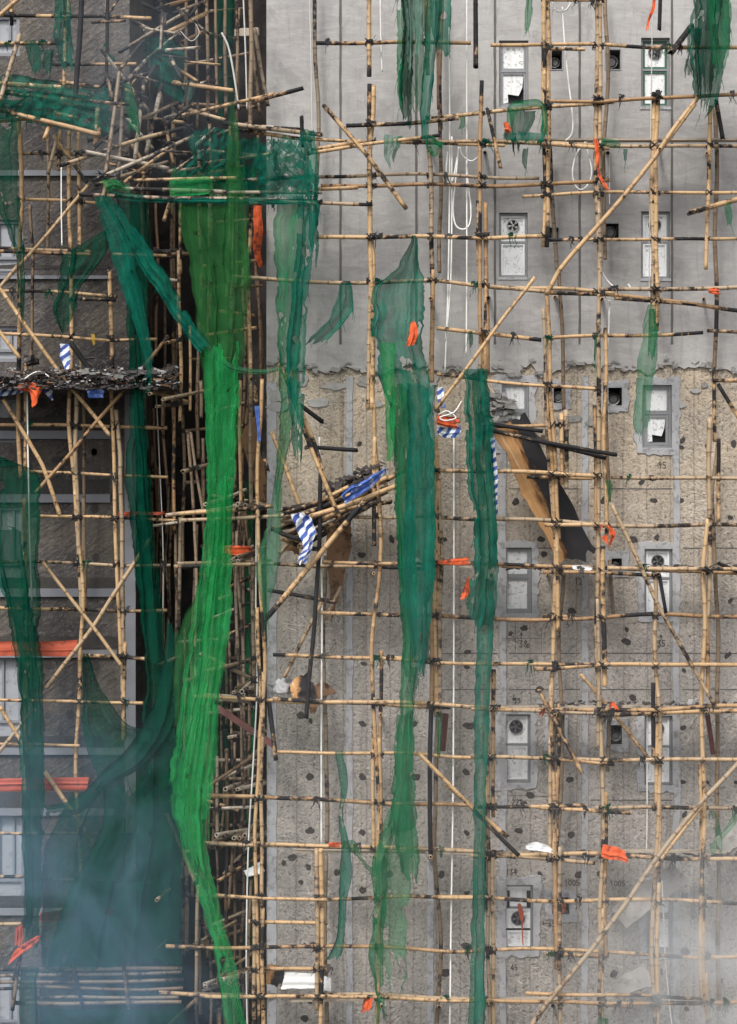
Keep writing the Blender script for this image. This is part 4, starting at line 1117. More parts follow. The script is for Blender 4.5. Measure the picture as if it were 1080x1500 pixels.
for i in range(46):
    x, y = R(150,300), R(5,285); a = R(0, math.pi); ln = R(18,60); dd = R(-1.2,.2)
    pole('bamboo_pole', cp, [(x-math.cos(a)*ln/2, y-math.sin(a)*ln/2, dd+R(-.2,.2)), (x+math.cos(a)*ln/2, y+math.sin(a)*ln/2, dd+R(-.2,.2))], r=R(1.8,3.2), mat=RNG.choice(('bamboo','bamboo_ash','bamboo_old_shaded')), char=R(.45,.85), jag=(1,1))
for (x,y,d) in ((152,258,-1.65),(175,270,-1.6),(205,140,-.9),(178,125,-1.1),(246,212,-1.0),(278,188,-.9)):
    o = bpy.data.objects.new('lashing', TIES[0]); COL.objects.link(o); o.location = P(x,y,d); o.parent = cp; o.scale = (1.3,1.3,1.3)

wp = thing('sagging_platform', 'sagging bamboo platform wrapped in burnt netting against the upper wing wall', 'scaffold wreck', 'burnt and collapsed bamboo platforms')
for a,b,c,d,e,f in ((-20,157,-.3,145,198,-.6),(-20,120,.6,110,128,.4),(-20,135,.3,140,150,.2),(82,165,-.2,115,173,-.3),(95,152,.2,150,162,.0),(-10,178,-.1,60,172,-.4),(65,203,-.5,72,185,-.4),(0,146,-.6,28,52,-.4),(-20,40,-.2,35,-8,-.1),(90,120,.5,145,128,.4),(140,205,-.4,143,160,-.2),(140,212,-.5,146,190,-.5),(130,140,.3,190,150,.5)):
    pole('bamboo_pole', wp, [(a,b,c),(d,e,f)], r=R(3.6,4.4), char=.42, jag=(.6,.6))

# bottom balustrade of stacked rails
bb = thing('bamboo_barrier', 'low barrier of stacked bamboo rails backed by dark netting below the wing', 'barrier')
for i, y in enumerate((1421,1428,1438,1449,1461,1470)):
    pole('rail', bb, [(-20+R(0,60) if i > 3 else -20, y+R(-2,2), -.05), (140, y+R(-3,3)-1, -.05), (262+R(0,12), y-3+R(-2,3), .0)], r=R(3,3.8), mat='bamboo_old_shaded', char=.45)
for a in ((106,1412,122,1478),(181,1412,189,1478),(18,1480,32,1390),(20,1436,30,1398)):
    pole('upright', bb, [(a[0],a[1],-.12),(a[2],a[3],-.16)], r=3.5, mat='bamboo_old_shaded', char=.75)

# central collapsed bundle
cb = thing('collapsed_bundle', 'fan of fallen bamboo slumped on the ledgers beside the blue striped tarp', 'scaffold wreck', 'burnt and collapsed bamboo platforms')
for a,b,c,d,e,f in ((416,752,-1.4,510,713,-1.2),(430,760,-1.4,565,700,-1.1),(445,768,-1.3,592,688,-1.0),(418,745,-1.3,500,722,-1.0),(470,762,-1.3,560,715,-.9),(425,780,-1.2,530,735,-.8),(402,775,-1.0,470,745,-.9),(455,755,-1.45,580,712,-1.2),(480,770,-1.2,540,742,-.8),(440,800,-1.1,505,760,-.8),(415,790,-1.1,470,805,-.9),(400,775,-1.5,445,792,-1.4),(450,740,-1.0,540,705,-.8),(490,748,-1.2,572,735,-1.0),(410,810,-1,440,770,-.7),(470,735,-1.1,520,700,-.6)):
    pole('bamboo_pole', cb, [(a,b,c),((a+d)/2+R(-3,3),(b+e)/2+R(-1,5),(c+f)/2),(d,e,f)], r=R(3.3,4.4), char=.46, jag=(.8,.8), mat=RNG.choice(('bamboo','bamboo','bamboo_old_shaded')))
for i in range(16):
    t = i/15
    a = (R(405,440), 748+t*44+R(-4,4)); e = (R(520,575), 700+t*30+R(-8,8))
    pole('bamboo_pole', cb, [(a[0], a[1], R(-1.3,-.9)), ((a[0]+e[0])/2, (a[1]+e[1])/2+R(2,9), R(-1.25,-.95)), (e[0], e[1], R(-1.2,-.8))], r=R(2.8,3.8), char=.5, jag=(.8,.8), mat=RNG.choice(('bamboo','bamboo_old_shaded','bamboo_old_shaded')))
mb = MB()
for i in range(170):
    t = R(0,1); c = P(482+t*75+R(-12,12), 722-t*36+R(-9,7), R(-1.2,-.7)); s_ = R(.012,.045)
    mb.obox(c, Vector((s_*R(.5,2),R(-.01,.01),s_*R(-1,1))), Vector((0,s_,0)), Vector((s_*R(-.5,.5),0,s_*R(.3,.8))))
tag(mb.build('rubble', M['ash'], cb), kind='stuff')

# --- loose poles, each a thing of its own
LG = 'broken bamboo poles hanging loose'
def loose(label, pts, **kw):
    kw.setdefault('jag', (.9,.9))
    o = pole('bamboo_pole', None, pts, **kw)
    return tag(o, label, 'bamboo pole', LG)
loose('charred black pole hanging from the top with a pale snapped tip', [(697,-30,-1.3),(697,96,-1.3)], mat='bamboo', char=1.1, r=3.8)
loose('short half burnt pole slanting down across the smooth grey render', [(475,155,-1.5),(535,225,-1.55),(594,304,-1.5)], r=4.2, char=.45)
loose('thin half charred stick dangling between white rope and green net ring', [(714,160,-1.4),(733,244,-1.4)], r=3.3, char=.75)
loose('thick burnt stump poking out beside the corner net', [(984,76,-1.5),(1012,40,-1.0)], r=5.0, char=.55)
loose('short blackened stick hanging just under the corner net', [(1050,150,-1.2),(1059,201,-1.25)], r=3.4, char=.8)
loose('small charred stick hanging beside orange ribbon at the top edge', [(968,-20,-1.2),(966,42,-1.2)], r=3.0, char=.95)
loose('short pole tied with green scraps beside the far upper uprights', [(1012,311,-1.4),(1090,290,-1.0)], r=4.2, char=.6)
loose('slim charred upright fragment against bright tan concrete', [(1047,540,-1.0),(1047,645,-1.0)], r=3.0, char=1.0)
loose('slanting stick with black upper end on the tan concrete', [(1053,565,-1.0),(1090,625,-1.0)], r=3.4, char=.5, e0=.4)
loose('short upright fragment with burnt black top above the tan ledger', [(1053,646,-1.0),(1053,762,-1.0)], r=3.3, char=.4, e0=.7)
loose('long charred bar lying over the burnt plywood sheet', [(720,630,-1.35),(800,646,-1.4),(901,663,-1.3)], r=3.7, char=1.0)
loose('second charred bar lying just below the longer one over burnt plywood', [(793,648,-1.25),(886,671,-1.2)], r=3.7, char=1.1)
loose('short charred bar above the plywood sheet near its pale top', [(720,622,-1.3),(793,632,-1.3)], r=3.5, char=.85)
loose('scorched pole leaning down onto the fallen bundle, longer of the two side by side', [(412,534,-1.4),(450,640,-1.4),(497,756,-1.4)], r=4.0, char=.62)
loose('shorter scorched pole leaning onto the fallen bundle beside the longer one', [(422,560,-1.2),(460,650,-1.25),(488,740,-1.3)], r=3.8, char=.55)
loose('thin pale stick leaning on the wall near the corner upright', [(399,635,-.6),(438,740,-.9)], r=3.3, char=.4)
loose('long slanting pole with charred foot rising to the fallen bundle', [(391,905,-1.5),(460,822,-1.5),(532,736,-1.5)], r=4.3, char=.5, e0=.35)
loose('long blackened pole hanging crooked beneath the fallen bundle', [(470,690,-1.4),(466,830,-1.4),(449,1050,-1.4)], r=3.6, char=.92)
loose('thin tan stick slanting down to the cement bag', [(470,884,-.8),(418,990,-.9)], r=3.4, char=.35)
loose('short crusty black stub wired beside the white rope', [(438,592,-.8),(471,617,-.9)], r=3.6, char=1.0)
loose('level black stub with one pale end above the fallen bundle', [(459,655,-1.0),(521,659,-1.0)], r=3.4, char=.85)
loose('black and tan pole lying level below the striped tarp', [(393,865,-1.0),(490,882,-1.1)], r=3.4, char=.8)
loose('loose stick tilting past the boards above the dark round fan', [(791,1012,-1.5),(853,1131,-1.5)], r=3.6, char=.45)
loose('slim stick slanting down to the lower fan window', [(852,990,-.9),(955,1116,-.9)], r=3.4, char=.55)
loose('brace with charred lower end slanting behind the tall teal net', [(614,1104,-1.45),(690,1182,-1.5),(759,1252,-1.5)], r=3.8, char=.5, e1=.9)
loose('pale half of the doubled brace behind the tall teal net', [(655,1150,-1.35),(742,1226,-1.35)], r=3.6, char=.3)
loose('charred straight upright standing alone between two ledgers', [(632,1040,-1.2),(631,1250,-1.2)], r=3.6, char=1.2)
loose('long charred pole hanging over the upper wing wall', [(122,-30,-.4),(119,60,-.4),(114,142,-.4)], r=4.4, char=1.2)
loose('charred thin pole hanging in front of the upper wing by the recess', [(158,-30,.1),(157,130,.1)], r=3.2, char=.9)
loose('short snapped stick beside the slanting charred brace near the brown board', [(500,860,-.6),(478,905,-.6)], r=3.2, char=.4)
loose('dark burnt pole leaning on the debris ledge of the wing', [(105,505,.2),(142,555,.1)], r=4.2, char=1.1)
loose('rusty dark pole slanting beside the bright net above its narrow twist', [(245,1195,.1),(285,1290,-.1)], r=3.4, char=.6, mat='bamboo_old_shaded')
loose('crooked burnt branch pole standing under the corner of the block', [(393,1025,-1.0),(404,1112,-1.1)], r=4.0, char=.55)
loose('short charred stick dangling from the boards in front of a fan window', [(966,842,-1.4),(975,896,-1.4)], r=3.2, char=.95)
loose('small dark stick resting on the boards at the far uprights', [(1054,826,-1.3),(1088,840,-1.0)], r=3.4, char=.9)
loose('pole with burnt tip leaning at the corner above the striped tarp', [(372,560,-1.0),(380,650,-1.0),(390,688,-1.1)], r=3.6, char=.8)
loose('burnt black tip standing on the render beside the net fence', [(442,172,-1.1),(443,215,-1.1)], r=3.2, char=1.1)
loose('pale pole with black tip reaching out over grey render', [(376,147,-1.35),(442,129,-1.45)], r=3.8, char=.5, e1=.4)

# ------------------------------------------------------------------ cloth
def cr(p0, p1, p2, p3, t):
    return .5*((2*p1) + (-p0+p2)*t + (2*p0-5*p1+4*p2-p3)*t*t + (-p0+3*p1-3*p2+p3)*t*t*t)

def sheet(name, rows, depth, mat, folds=4.0, fold=1.25, deep=.10, rag=1.0, holes=.06, ends=(10, 40), crumple=.4, parent=None, step=3.6, seed=None, nu=None, hscale=1.0, kwretry=False, threads=.07, threadlen=1.0):
    """rows: (xl, yl, xr, yr[, depth offset]); a hanging cloth with pleats that fold back over themselves, torn edges and holes"""
    seed = R(0, 500) if seed is None else seed
    rows = [tuple(r_) + ((0.0,) if len(r_) == 4 else ()) for r_ in rows]
    n = len(rows); ln = [0]
    for a, b in zip(rows[:-1], rows[1:]):
        ln.append(ln[-1] + math.hypot((a[0]+a[2]-b[0]-b[2])/2, (a[1]+a[3]-b[1]-b[3])/2))
    L = ln[-1]; nv = max(6, int(L/step))
    maxw = max(math.hypot(r_[2]-r_[0], r_[3]-r_[1]) for r_ in rows)
    folds = max(.7, folds*.72)
    nu = nu or int(max(10, min(90, max(folds*14, maxw/2.6))))
    V, UV, E, KEEP = [], [], [], {}
    info = []
    for j in range(nv+1):
        s = L*j/nv; k = 0
        while k < n-2 and s > ln[k+1]: k += 1
        t = (s-ln[k])/max(1e-6, ln[k+1]-ln[k])
        q = [cr(rows[max(0,k-1)][c], rows[k][c], rows[k+1][c], rows[min(n-1,k+2)][c], t) for c in range(5)]
        # centre wander, edge wander
        xl, yl, xr, yr, dd = q
        w = math.hypot(xr-xl, yr-yl)
        tx, ty = ((xr-xl)/w, (yr-yl)/w) if w > .5 else (1, 0)
        em = min(rag*5.5, w*.13)
        xl += tx*(4*rag*fbm(s*.03, seed)*min(1, w/20) + em*max(0, .2 + 1.0*fbm(s*.028, seed+33) + .55*fbm(s*.13, seed+34) + .3*fbm(s*.5, seed+37)))
        xr += tx*(4*rag*fbm(s*.03, seed+31)*min(1, w/20) - em*max(0, .2 + 1.0*fbm(s*.028, seed+35) + .55*fbm(s*.13, seed+36) + .3*fbm(s*.5, seed+38)))
        for i in range(nu+1):
            u = i/nu
            ph = 2*math.pi*folds*(u + .34*fbm(u*2.1, s*.0012, seed+4)) + 7*fbm(s*.0016, seed+2) + 1.2*fbm(s*.0022, u*2.2, seed+5)
            pl = max(0.0, .5 + 1.7*fbm(s*.0022, u*2.6, seed+8))
            off = w/(2*math.pi*folds)*fold*math.sin(ph)*pl*(.45+.55*min(1, 6*min(u, 1-u))) + w/(2*math.pi*folds*2.7)*fold*.34*math.sin(ph*2.7+1.3*fbm(s*.002, u*2, seed+6))*max(0, .1+2.0*fbm(s*.003, u*3, seed+7))
            dy = (deep*.46*pl*math.cos(ph) + deep*.16*math.cos(ph*2.7+1.3))*min(1, w/18.0)
            x = xl + (xr-xl)*u + tx*off; y = yl + (yr-yl)*u + ty*off
            c1 = crumple
            x += c1*2.0*fbm(x*.04, y*.009, seed+13); y += c1*2.0*fbm(x*.04, y*.012, seed+17)
            dy += c1*.08*fbm(x*.05, y*.012, seed+19) + c1*.010*fbm(x*.2, y*.03, seed+23) + c1*.035*fbm((x+y)*.06, (x-y)*.018, seed+29)
            V.append(P(x, y, depth+dd+dy)); UV.append((u*maxw/S, s/S))
            e = min(u, 1-u)*w
            es = s; ee = L - s
            f1 = .5 + fbm(s*.055, seed+41 + (7 if u > .5 else 0)) + .5*fbm(s*.2, seed+43 + (7 if u > .5 else 0))
            cut = False
            if ends[0]: cut |= es < ends[0]*max(0, .35+fbm(u*folds*1.3, seed+51)+.5*fbm(u*15, seed+53))
            if ends[1]: cut |= ee < ends[1]*max(0, .45+1.1*fbm(u*max(2.5, folds*.9), seed+61)+.6*fbm(u*17, seed+63))
            hv = .028 if hscale < 2 else .045
            h = fbm(u*maxw*.045*hscale, s*hv*hscale, seed+71) + .35*fbm(u*maxw*.15*hscale, s*.1*hscale, seed+73)
            thr = .62 - holes*2.4
            cut |= h > thr
            info.append(cut)
            ed = max(0, 1 - e/7.0)*.7*(.5+f1)
            ed = max(ed, max(0, 1-(thr-h)/.10) if holes > .02 else 0, max(0, 1-ee/14.0)*.8)
            E.append(min(1, ed))
    F = []
    for j in range(nv):
        for i in range(nu):
            a = j*(nu+1)+i; b = a+1; c = b+nu+1; d = a+nu+1
            q4 = [k for k in (a, b, c, d) if not info[k]]
            if len(q4) < 3: continue
            F.append(tuple(q4))
    # loose threads along the torn edges
    cnt = {}
    for f in F:
        for a, b in zip(f, f[1:] + f[:1]):
            cnt[(min(a,b), max(a,b))] = cnt.get((min(a,b), max(a,b)), 0) + 1
    bnd = sorted({v for e_, c_ in cnt.items() if c_ == 1 for v in e_})
    for v in bnd:
        if RNG.random() > threads: continue
        p = V[v].copy(); lnth = R(.05,.28)*threadlen; a0 = len(V); kx = R(-.4,.4)
        for q in range(5):
            t = q/4; wv = .006*(1-t*.7)
            c_ = p + Vector((kx*lnth*t + .03*fbm(t*3, v*.37, seed), .02*fbm(t*3, v*.21), -lnth*t))
            V += [c_ - Vector((wv,0,0)), c_ + Vector((wv,0,0))]; UV += [UV[v]]*2; E += [.6]*2
        F += [(a0+2*q, a0+2*q+1, a0+2*q+3, a0+2*q+2) for q in range(4)]
    used = sorted({i for f in F for i in f}); mp = {v: i for i, v in enumerate(used)}
    V = [V[i] for i in used]; UVs = [UV[i] for i in used]; Es = [E[i] for i in used]
    F = [tuple(mp[i] for i in f) for f in F]
    if len(F) < .35*nu*nv and holes < .5 and not kwretry:
        return sheet(name, rows, depth, mat, folds, fold, deep, rag*.5, holes*.35, (ends[0]*.5, ends[1]*.5), crumple, parent, step, seed, nu, hscale, True)
    org = V[0].copy()
    me = bpy.data.meshes.new(name)
    me.from_pydata([tuple(v-org) for v in V], [], F)
    me.polygons.foreach_set('use_smooth', [True]*len(F))
    at_ = me.attributes.new('edge', 'FLOAT', 'POINT'); at_.data.foreach_set('value', Es)
    ul = me.uv_layers.new(name='UVMap'); flat = []
    for lp in me.loops: flat += UVs[lp.vertex_index]
    ul.data.foreach_set('uv', flat)
    me.materials.append(M[mat])
    o = bpy.data.objects.new(name, me); COL.objects.link(o); o.location = org
    if parent is not None:
        o.parent = parent
    return o

NG = 'green safety nets hanging in shreds'
def net(label, rows, depth, mat, group=NG, **kw):
    o = sheet('safety_net', rows, depth, mat, **kw)
    return tag(o, label, 'safety net', group)
def net_multi(label, layers):
    t = thing('safety_net', label, 'safety net', NG)
    for rows, depth, mat, kw in layers: sheet('net_layer', rows, depth, mat, parent=t, **kw)
    return t
def V_(*rs_):   # rows given as (y, xl, xr)
    return [(a, y, b, y) if len(q) == 3 else (a, y, b, y, q[3]) for q in rs_ for (y, a, b) in (q[:3],)]

net_multi('longest bright green net falling from the net fence and narrowing to a twisted tail', [
  (V_((290,262,352),(330,264,356),(400,280,368),(480,289,362),(560,298,354),(640,304,350),(720,308,344)), -1.56, 'net_olive', dict(folds=3.5, fold=1.0, holes=.05, ends=(10,60), deep=.07)),
  (V_((500,294,352),(560,298,350),(700,303,344),(800,296,338),(880,284,334),(960,272,326),(1050,264,320),(1110,252,315),(1165,247,307),(1230,262,303),(1300,285,317),(1400,312,342),(1520,330,365)), -1.62, 'net_bright', dict(folds=3.2, fold=1.25, holes=.02, ends=(60,0), deep=.07)),
  (V_((300,270,345),(420,284,340),(560,303,345),(700,306,336),(820,300,330)), -1.50, 'net_olive', dict(folds=3, holes=.05, ends=(6,80))),
  (V_((690,318,343),(800,312,340),(900,300,338),(1000,290,326),(1110,268,318),(1200,268,306),(1290,286,312)), -1.74, 'net_bright', dict(folds=3, holes=.05, ends=(60,70))),
  ([(300,845,300,850),(283,880,303,890),(258,930,283,940),(254,985,272,990),(256,1040,268,1045),(254,1085,262,1085)], -1.45, 'net_olive', dict(folds=1.5, holes=.04, ends=(4,30), fold=.8))])
net('dark green ragged curtain beside the bright net, hanging from the fence corner', V_((292,400,455),(360,402,448),(450,405,445),(560,408,440),(620,410,432),(700,402,414),(760,396,406)), -1.5, 'net_mid', folds=3, holes=.10, ends=(6,60))
net('teal shredded rag hanging from the outer corner of the net fence', V_((285,432,463),(340,434,462),(430,425,452),(540,418,448),(620,425,446),(690,432,441)), -1.6, 'net_teal', folds=2, holes=.16, ends=(4,60))
net('thin pale green shred trailing past the corner upright below the fallen bundle', [(405,700,414,702),(392,760,412,770),(376,810,413,808),(374,840,405,850),(384,890,394,890),(392,940,398,942)], -1.55, 'net_pale', folds=1.5, holes=.08, ends=(6,40), fold=.9)
net_multi('wide teal net rising to a torn peak and falling down the middle of the facade', [
  (V_((345,603,609),(385,585,617),(420,548,624),(470,540,622),(540,552,625),(600,568,632),(700,577,636),(800,582,636),(900,587,632),(980,592,624),(1035,603,614)), -1.62, 'net_teal', dict(folds=3.5, holes=.075, fold=1.5, deep=.16, rag=1.7, crumple=.8, ends=(0,70))),
  (V_((560,595,640),(640,598,638),(760,592,638),(870,590,634),(950,604,626),(1020,605,617)), -1.78, 'net_teal', dict(folds=2, holes=.05, ends=(14,80), fold=.9)),
  (V_((560,572,600),(700,578,606),(850,585,612),(960,589,612),(1060,583,606),(1120,578,606),(1180,574,607),(1230,560,612)), -1.68, 'net_mid', dict(folds=2.5, holes=.04, ends=(20,30))),
  (V_((500,556,578),(600,565,580),(680,566,577)), -1.86, 'net_bright', dict(folds=1, holes=.02, ends=(4,18), fold=.7)),
  (V_((1040,582,606),(1130,577,608),(1180,573,610),(1240,580,615),(1310,597,613)), -1.72, 'net_mid', dict(folds=1.5, holes=.06, ends=(20,50), fold=.8)),
  (V_((1180,572,606),(1240,552,606),(1300,548,600),(1370,545,598),(1440,556,594),(1490,556,580)), -1.60, 'net_pale', dict(folds=2, holes=.13, ends=(20,110), fold=.9)),
  (V_((1210,564,580),(1260,545,570),(1330,546,566),(1400,540,562),(1470,552,564),(1530,546,560)), -1.70, 'net_mid', dict(folds=1.2, holes=.12, ends=(10,60), fold=.8)),
  ([(500,1232,500,1240),(520,1232,518,1250),(530,1255,540,1275),(548,1270,548,1285),(565,1250,572,1265)], -1.5, 'net_mid', dict(folds=1, holes=.08, ends=(2,4), fold=.6))])
net_multi('teal net hanging tall and narrow beside the burnt plywood', [
  (V_((538,682,712),(600,678,720),(700,684,723),(800,690,727),(860,688,726),(925,674,716)), -1.66, 'net_teal', dict(folds=3, holes=.08, fold=1.5, deep=.16, rag=1.7, crumple=.9, ends=(4,45))),
  (V_((545,690,714),(700,698,724),(830,702,730),(940,697,722),(1060,694,716),(1200,694,712),(1350,690,711),(1530,684,712)), -1.56, 'net_teal', dict(folds=2, holes=.03, ends=(4,0)))])
net_multi('pale streaked net shreds hanging at the top middle over grey render', [
  (V_((-30,580,628),(60,580,626),(120,580,622),(185,590,620)), -1.5, 'net_mid', dict(folds=5.5, fold=1.6, deep=.16, holes=.08, ends=(0,60), crumple=1.1)),
  (V_((-30,584,604),(60,588,606),(130,584,604),(190,588,604)), -1.58, 'net_dark', dict(folds=3, fold=1.5, deep=.12, holes=.08, ends=(0,40), crumple=1.1)),
  (V_((-30,592,622),(40,594,622),(110,594,616)), -1.62, 'net_gray', dict(folds=2.5, holes=.14, ends=(0,70))),
  (V_((-30,628,664),(40,630,662),(85,640,662)), -1.55, 'net_teal', dict(folds=2, holes=.08, ends=(0,30))),
  (V_((0,626,650),(80,622,640),(160,616,632),(215,618,628)), -1.6, 'net_teal', dict(folds=1.5, holes=.08, ends=(0,30)))])
net_multi('heavy teal net bunched at the top corner above the slanting brace', [
  (V_((-30,1012,1074),(50,1012,1072),(100,1012,1064),(150,1018,1052),(176,1022,1036)), -1.62, 'net_teal', dict(folds=7, fold=1.7, deep=.2, holes=.05, ends=(0,40), crumple=1.2, rag=1.6)),
  (V_((-30,1018,1062),(60,1016,1054),(120,1020,1046),(160,1024,1040)), -1.70, 'net_dark', dict(folds=5, fold=1.6, deep=.15, holes=.07, ends=(0,60), crumple=1.4)),
  (V_((40,1008,1030),(90,1000,1018),(125,998,1008)), -1.5, 'net_dark', dict(folds=1.5, holes=.12, ends=(4,30))),
  (V_((-30,1030,1070),(60,1040,1070),(130,1040,1058)), -1.74, 'net_mid', dict(folds=2, holes=.06, ends=(0,60)))])
net_multi('ring of torn net draped over two ledgers around a hole', [
  ([(738,205,762,212),(742,180,752,192),(744,155,756,168),(762,147,770,160),(790,146,790,157),(802,165,792,165),(802,205,790,195)], -1.5, 'net_mid', dict(folds=1.2, holes=.05, ends=(4,6), fold=.8, crumple=1.2)),
  ([(740,192,800,192),(742,205,798,206),(746,213,790,213)], -1.55, 'net_teal', dict(folds=3, holes=.04, ends=(2,8), crumple=1.2)),
  ([(744,158,786,160),(748,180,780,182),(752,200,770,200)], -1.42, 'net_dark', dict(folds=2.5, holes=.06, ends=(2,8), crumple=1))])
net('leaf shaped net scrap hanging over a half open window', V_((444,950,956),(480,941,962),(530,935,963),(580,930,955),(620,928,950),(645,938,944)), -1.5, 'net_pale', folds=2, holes=.02, ends=(2,22), fold=.9)
net('small second flap of the leaf shaped scrap by the upright', V_((450,952,963),(490,950,964),(530,950,960)), -1.58, 'net_mid', folds=1, holes=.05, ends=(2,18), fold=.7)
net('thin knotted net shred hanging low on grey concrete beside the black patches', V_((1098,492,505),(1150,498,510),(1195,496,503),(1240,500,514),(1290,497,516),(1330,496,508),(1370,493,506),(1408,478,500)), -1.5, 'net_teal', folds=1.2, holes=.12, ends=(4,16), fold=.7)
net('long smoky net hanging in front of the wing windows', [(-30,655,-30,690),(-20,672,56,692),(-10,800,60,800),(10,900,62,900),(26,1000,66,1000),(34,1150,66,1150),(34,1280,62,1280),(36,1390,58,1390)], -.2, 'net_dark', folds=3, holes=.03, ends=(0,40))
net('second long green net hanging over the wing beside the smoky one', V_((770,-40,30),(900,14,50),(1000,28,60),(1120,30,64),(1240,34,60),(1370,40,56)), -.1, 'net_teal', folds=2.5, holes=.05, ends=(20,60))
net('dark thin net strip hanging on the wing under the sagging platform', V_((170,-20,30),(260,-16,30),(310,-4,30),(370,20,36),(430,27,37),(490,29,35)), -.5, 'net_dark', folds=2, holes=.08, ends=(4,40))
net_multi('twisted green net tail hanging from the knot at the end of the collapsed platform', [
  ([(138,288,150,284),(146,320,168,312),(160,365,186,350),(174,410,200,390),(190,455,212,450),(204,500,221,498),(214,535,223,535),(216,560,222,560)], -1.75, 'net_teal', dict(folds=2, holes=.04, ends=(2,14))),
  ([(150,290,158,286),(178,340,196,330),(205,390,228,378),(238,440,256,424),(272,490,286,474),(300,522,310,508)], -1.7, 'net_teal', dict(folds=1.5, holes=.09, ends=(2,20), rag=2.4, crumple=1.0)),
  ([(285,500,292,490),(312,528,318,516),(345,546,348,536),(385,548,386,540),(420,540,418,534)], -1.6, 'net_pale', dict(folds=1.2, holes=.10, ends=(8,20), rag=1.8, crumple=1.0))])
net('crumpled dark green net slung under the collapsed platform by the wing', [(90,372,160,330),(86,400,158,370),(84,430,120,420),(78,450,112,448),(86,476,104,478),(92,492,97,494)], -.4, 'net_dark', folds=2.5, holes=.05, ends=(3,20), crumple=1.4)
net('bright green knot of torn net tied round the collapsed pole ends', [(146,266,158,284),(160,262,166,278),(176,264,178,278),(190,272,190,284)], -1.85, 'net_bright', folds=1.5, holes=.12, ends=(3,6), crumple=1.6, rag=1.4)
net_multi('dark net curtain hanging deep along the edge of the recess', [
  (V_((290,172,218),(400,180,222),(500,188,215),(600,190,214),(700,184,220),(800,196,228),(900,205,240),(1000,214,250),(1090,200,262)), .0, 'net_dark', dict(folds=2.5, holes=.03, ends=(4,10))),
  (V_((560,194,206),(680,200,216),(790,204,222),(900,210,232),(980,218,236)), -.1, 'net_dark', dict(folds=1.2, holes=.05, ends=(4,30)))])
net('dark net belly slung low between wing uprights and recess', [(122,955,130,955),(120,1000,146,1000),(122,1050,190,1062),(124,1090,262,1070),(140,1140,268,1130),(150,1200,270,1200),(120,1270,268,1270),(90,1330,268,1330),(60,1425,268,1420)], -.25, 'net_dark', folds=5, holes=.02, ends=(2,20), crumple=1.0)
net('broad dark net sheet spread behind the barrier', [(110,1150,266,1150),(66,1240,268,1240),(60,1320,268,1320),(58,1440,270,1440),(56,1530,272,1530)], .1, 'net_dark', folds=4, holes=.02, ends=(40,0))
net('sharp fold of dark net swept up from the wing rail towards the belly', [(62,1180,66,1196),(110,1170,120,1190),(150,1130,162,1150),(190,1090,212,1120),(232,1010,262,1040),(246,900,268,930)], -.3, 'net_dark', folds=1.5, holes=.04, ends=(8,20))
net('dark net scrap hanging from the end of the barrier', V_((1415,28,60),(1450,28,56),(1530,30,54)), -.4, 'net_dark', folds=2, holes=.06, ends=(4,0))
net('scalloped dark net hung along the lowest barrier rail', [(50,1472,50,1530),(110,1480,110,1530),(170,1474,170,1530),(230,1478,230,1530),(275,1470,275,1530)], -.2, 'net_dark', folds=4, holes=.03, ends=(2,2))
# burnt fences
net_multi('burnt torn netting riddled with holes on the rails of the collapsed platform front', [
  (V_((196,372,452),(220,368,462),(250,372,460),(280,376,462),(304,384,464)), -1.42, 'net_burnt', dict(folds=2.5, fold=.8, holes=.125, ends=(22,20), crumple=1.6, hscale=3.0, deep=.06, step=2.2, nu=48, rag=2.2)),
  (V_((200,380,440),(240,376,456),(290,380,458)), -1.28, 'net_teal', dict(folds=2, holes=.10, ends=(20,14), crumple=1.2, hscale=2.4, step=2.4, nu=44, rag=2)),
  (V_((186,292,352),(205,272,350),(230,280,346),(255,262,330),(275,256,318)), -1.36, 'net_burnt', dict(folds=2.5, fold=.9, holes=.14, ends=(26,30), crumple=2.2, hscale=2.6, deep=.07, step=2.2, nu=48, rag=2.8)),
  (V_((236,258,372),(262,250,378),(296,262,376)), -1.24, 'net_mid', dict(folds=3, holes=.09, ends=(24,8), crumple=1.4, hscale=2.2, step=2.4, nu=56, rag=2)),
  (V_((200,330,384),(240,338,380),(292,334,384)), -1.3, 'net_burnt', dict(folds=2, holes=.10, ends=(18,16), crumple=1.6, hscale=2.4, step=2.4, nu=40, rag=2)),
  ([(245,262,246,290),(275,260,276,286),(305,258,305,284),(312,268,314,276)], -1.5, 'net_bright', dict(folds=1.2, fold=.7, holes=.05, ends=(6,8), crumple=1.4)),
  ([(162,278,166,290),(215,286,216,296),(280,290,280,298),(350,289,350,299),(430,291,430,299),(468,292,468,300)], -1.6, 'net_teal', dict(folds=.8, fold=.6, holes=.05, ends=(4,6), crumple=1.2)),
  (V_((188,440,458),(230,446,466),(300,448,468),(360,452,468),(400,455,464)), -1.5, 'net_teal', dict(folds=1.5, holes=.12, ends=(14,40), crumple=1.6, rag=2))])
net('tapering green net draped over the fence from a high knot', V_((150,338,342),(190,334,350),(260,331,358),(330,328,362),(400,328,366),(424,332,352)), -1.75, 'net_olive', folds=2.5, holes=.04, ends=(0,26))
net('dark wing platform net, burnt to a crust and full of holes', [(-30,105,-30,170),(20,112,20,172),(70,120,70,178),(120,128,120,192),(150,130,150,198),(172,135,172,200)], -.45, 'net_burnt', folds=1.7, fold=.6, holes=.135, ends=(0,20), crumple=2.4, hscale=2.6, threads=.12, step=2.4, nu=46)
net('lower torn layer beneath the dark wing platform net', [(-30,130,-30,180),(40,135,40,178),(100,140,100,190),(160,140,160,205)], .0, 'net_burnt', folds=2, fold=.7, holes=.14, ends=(0,20), crumple=1.6, hscale=1.6)
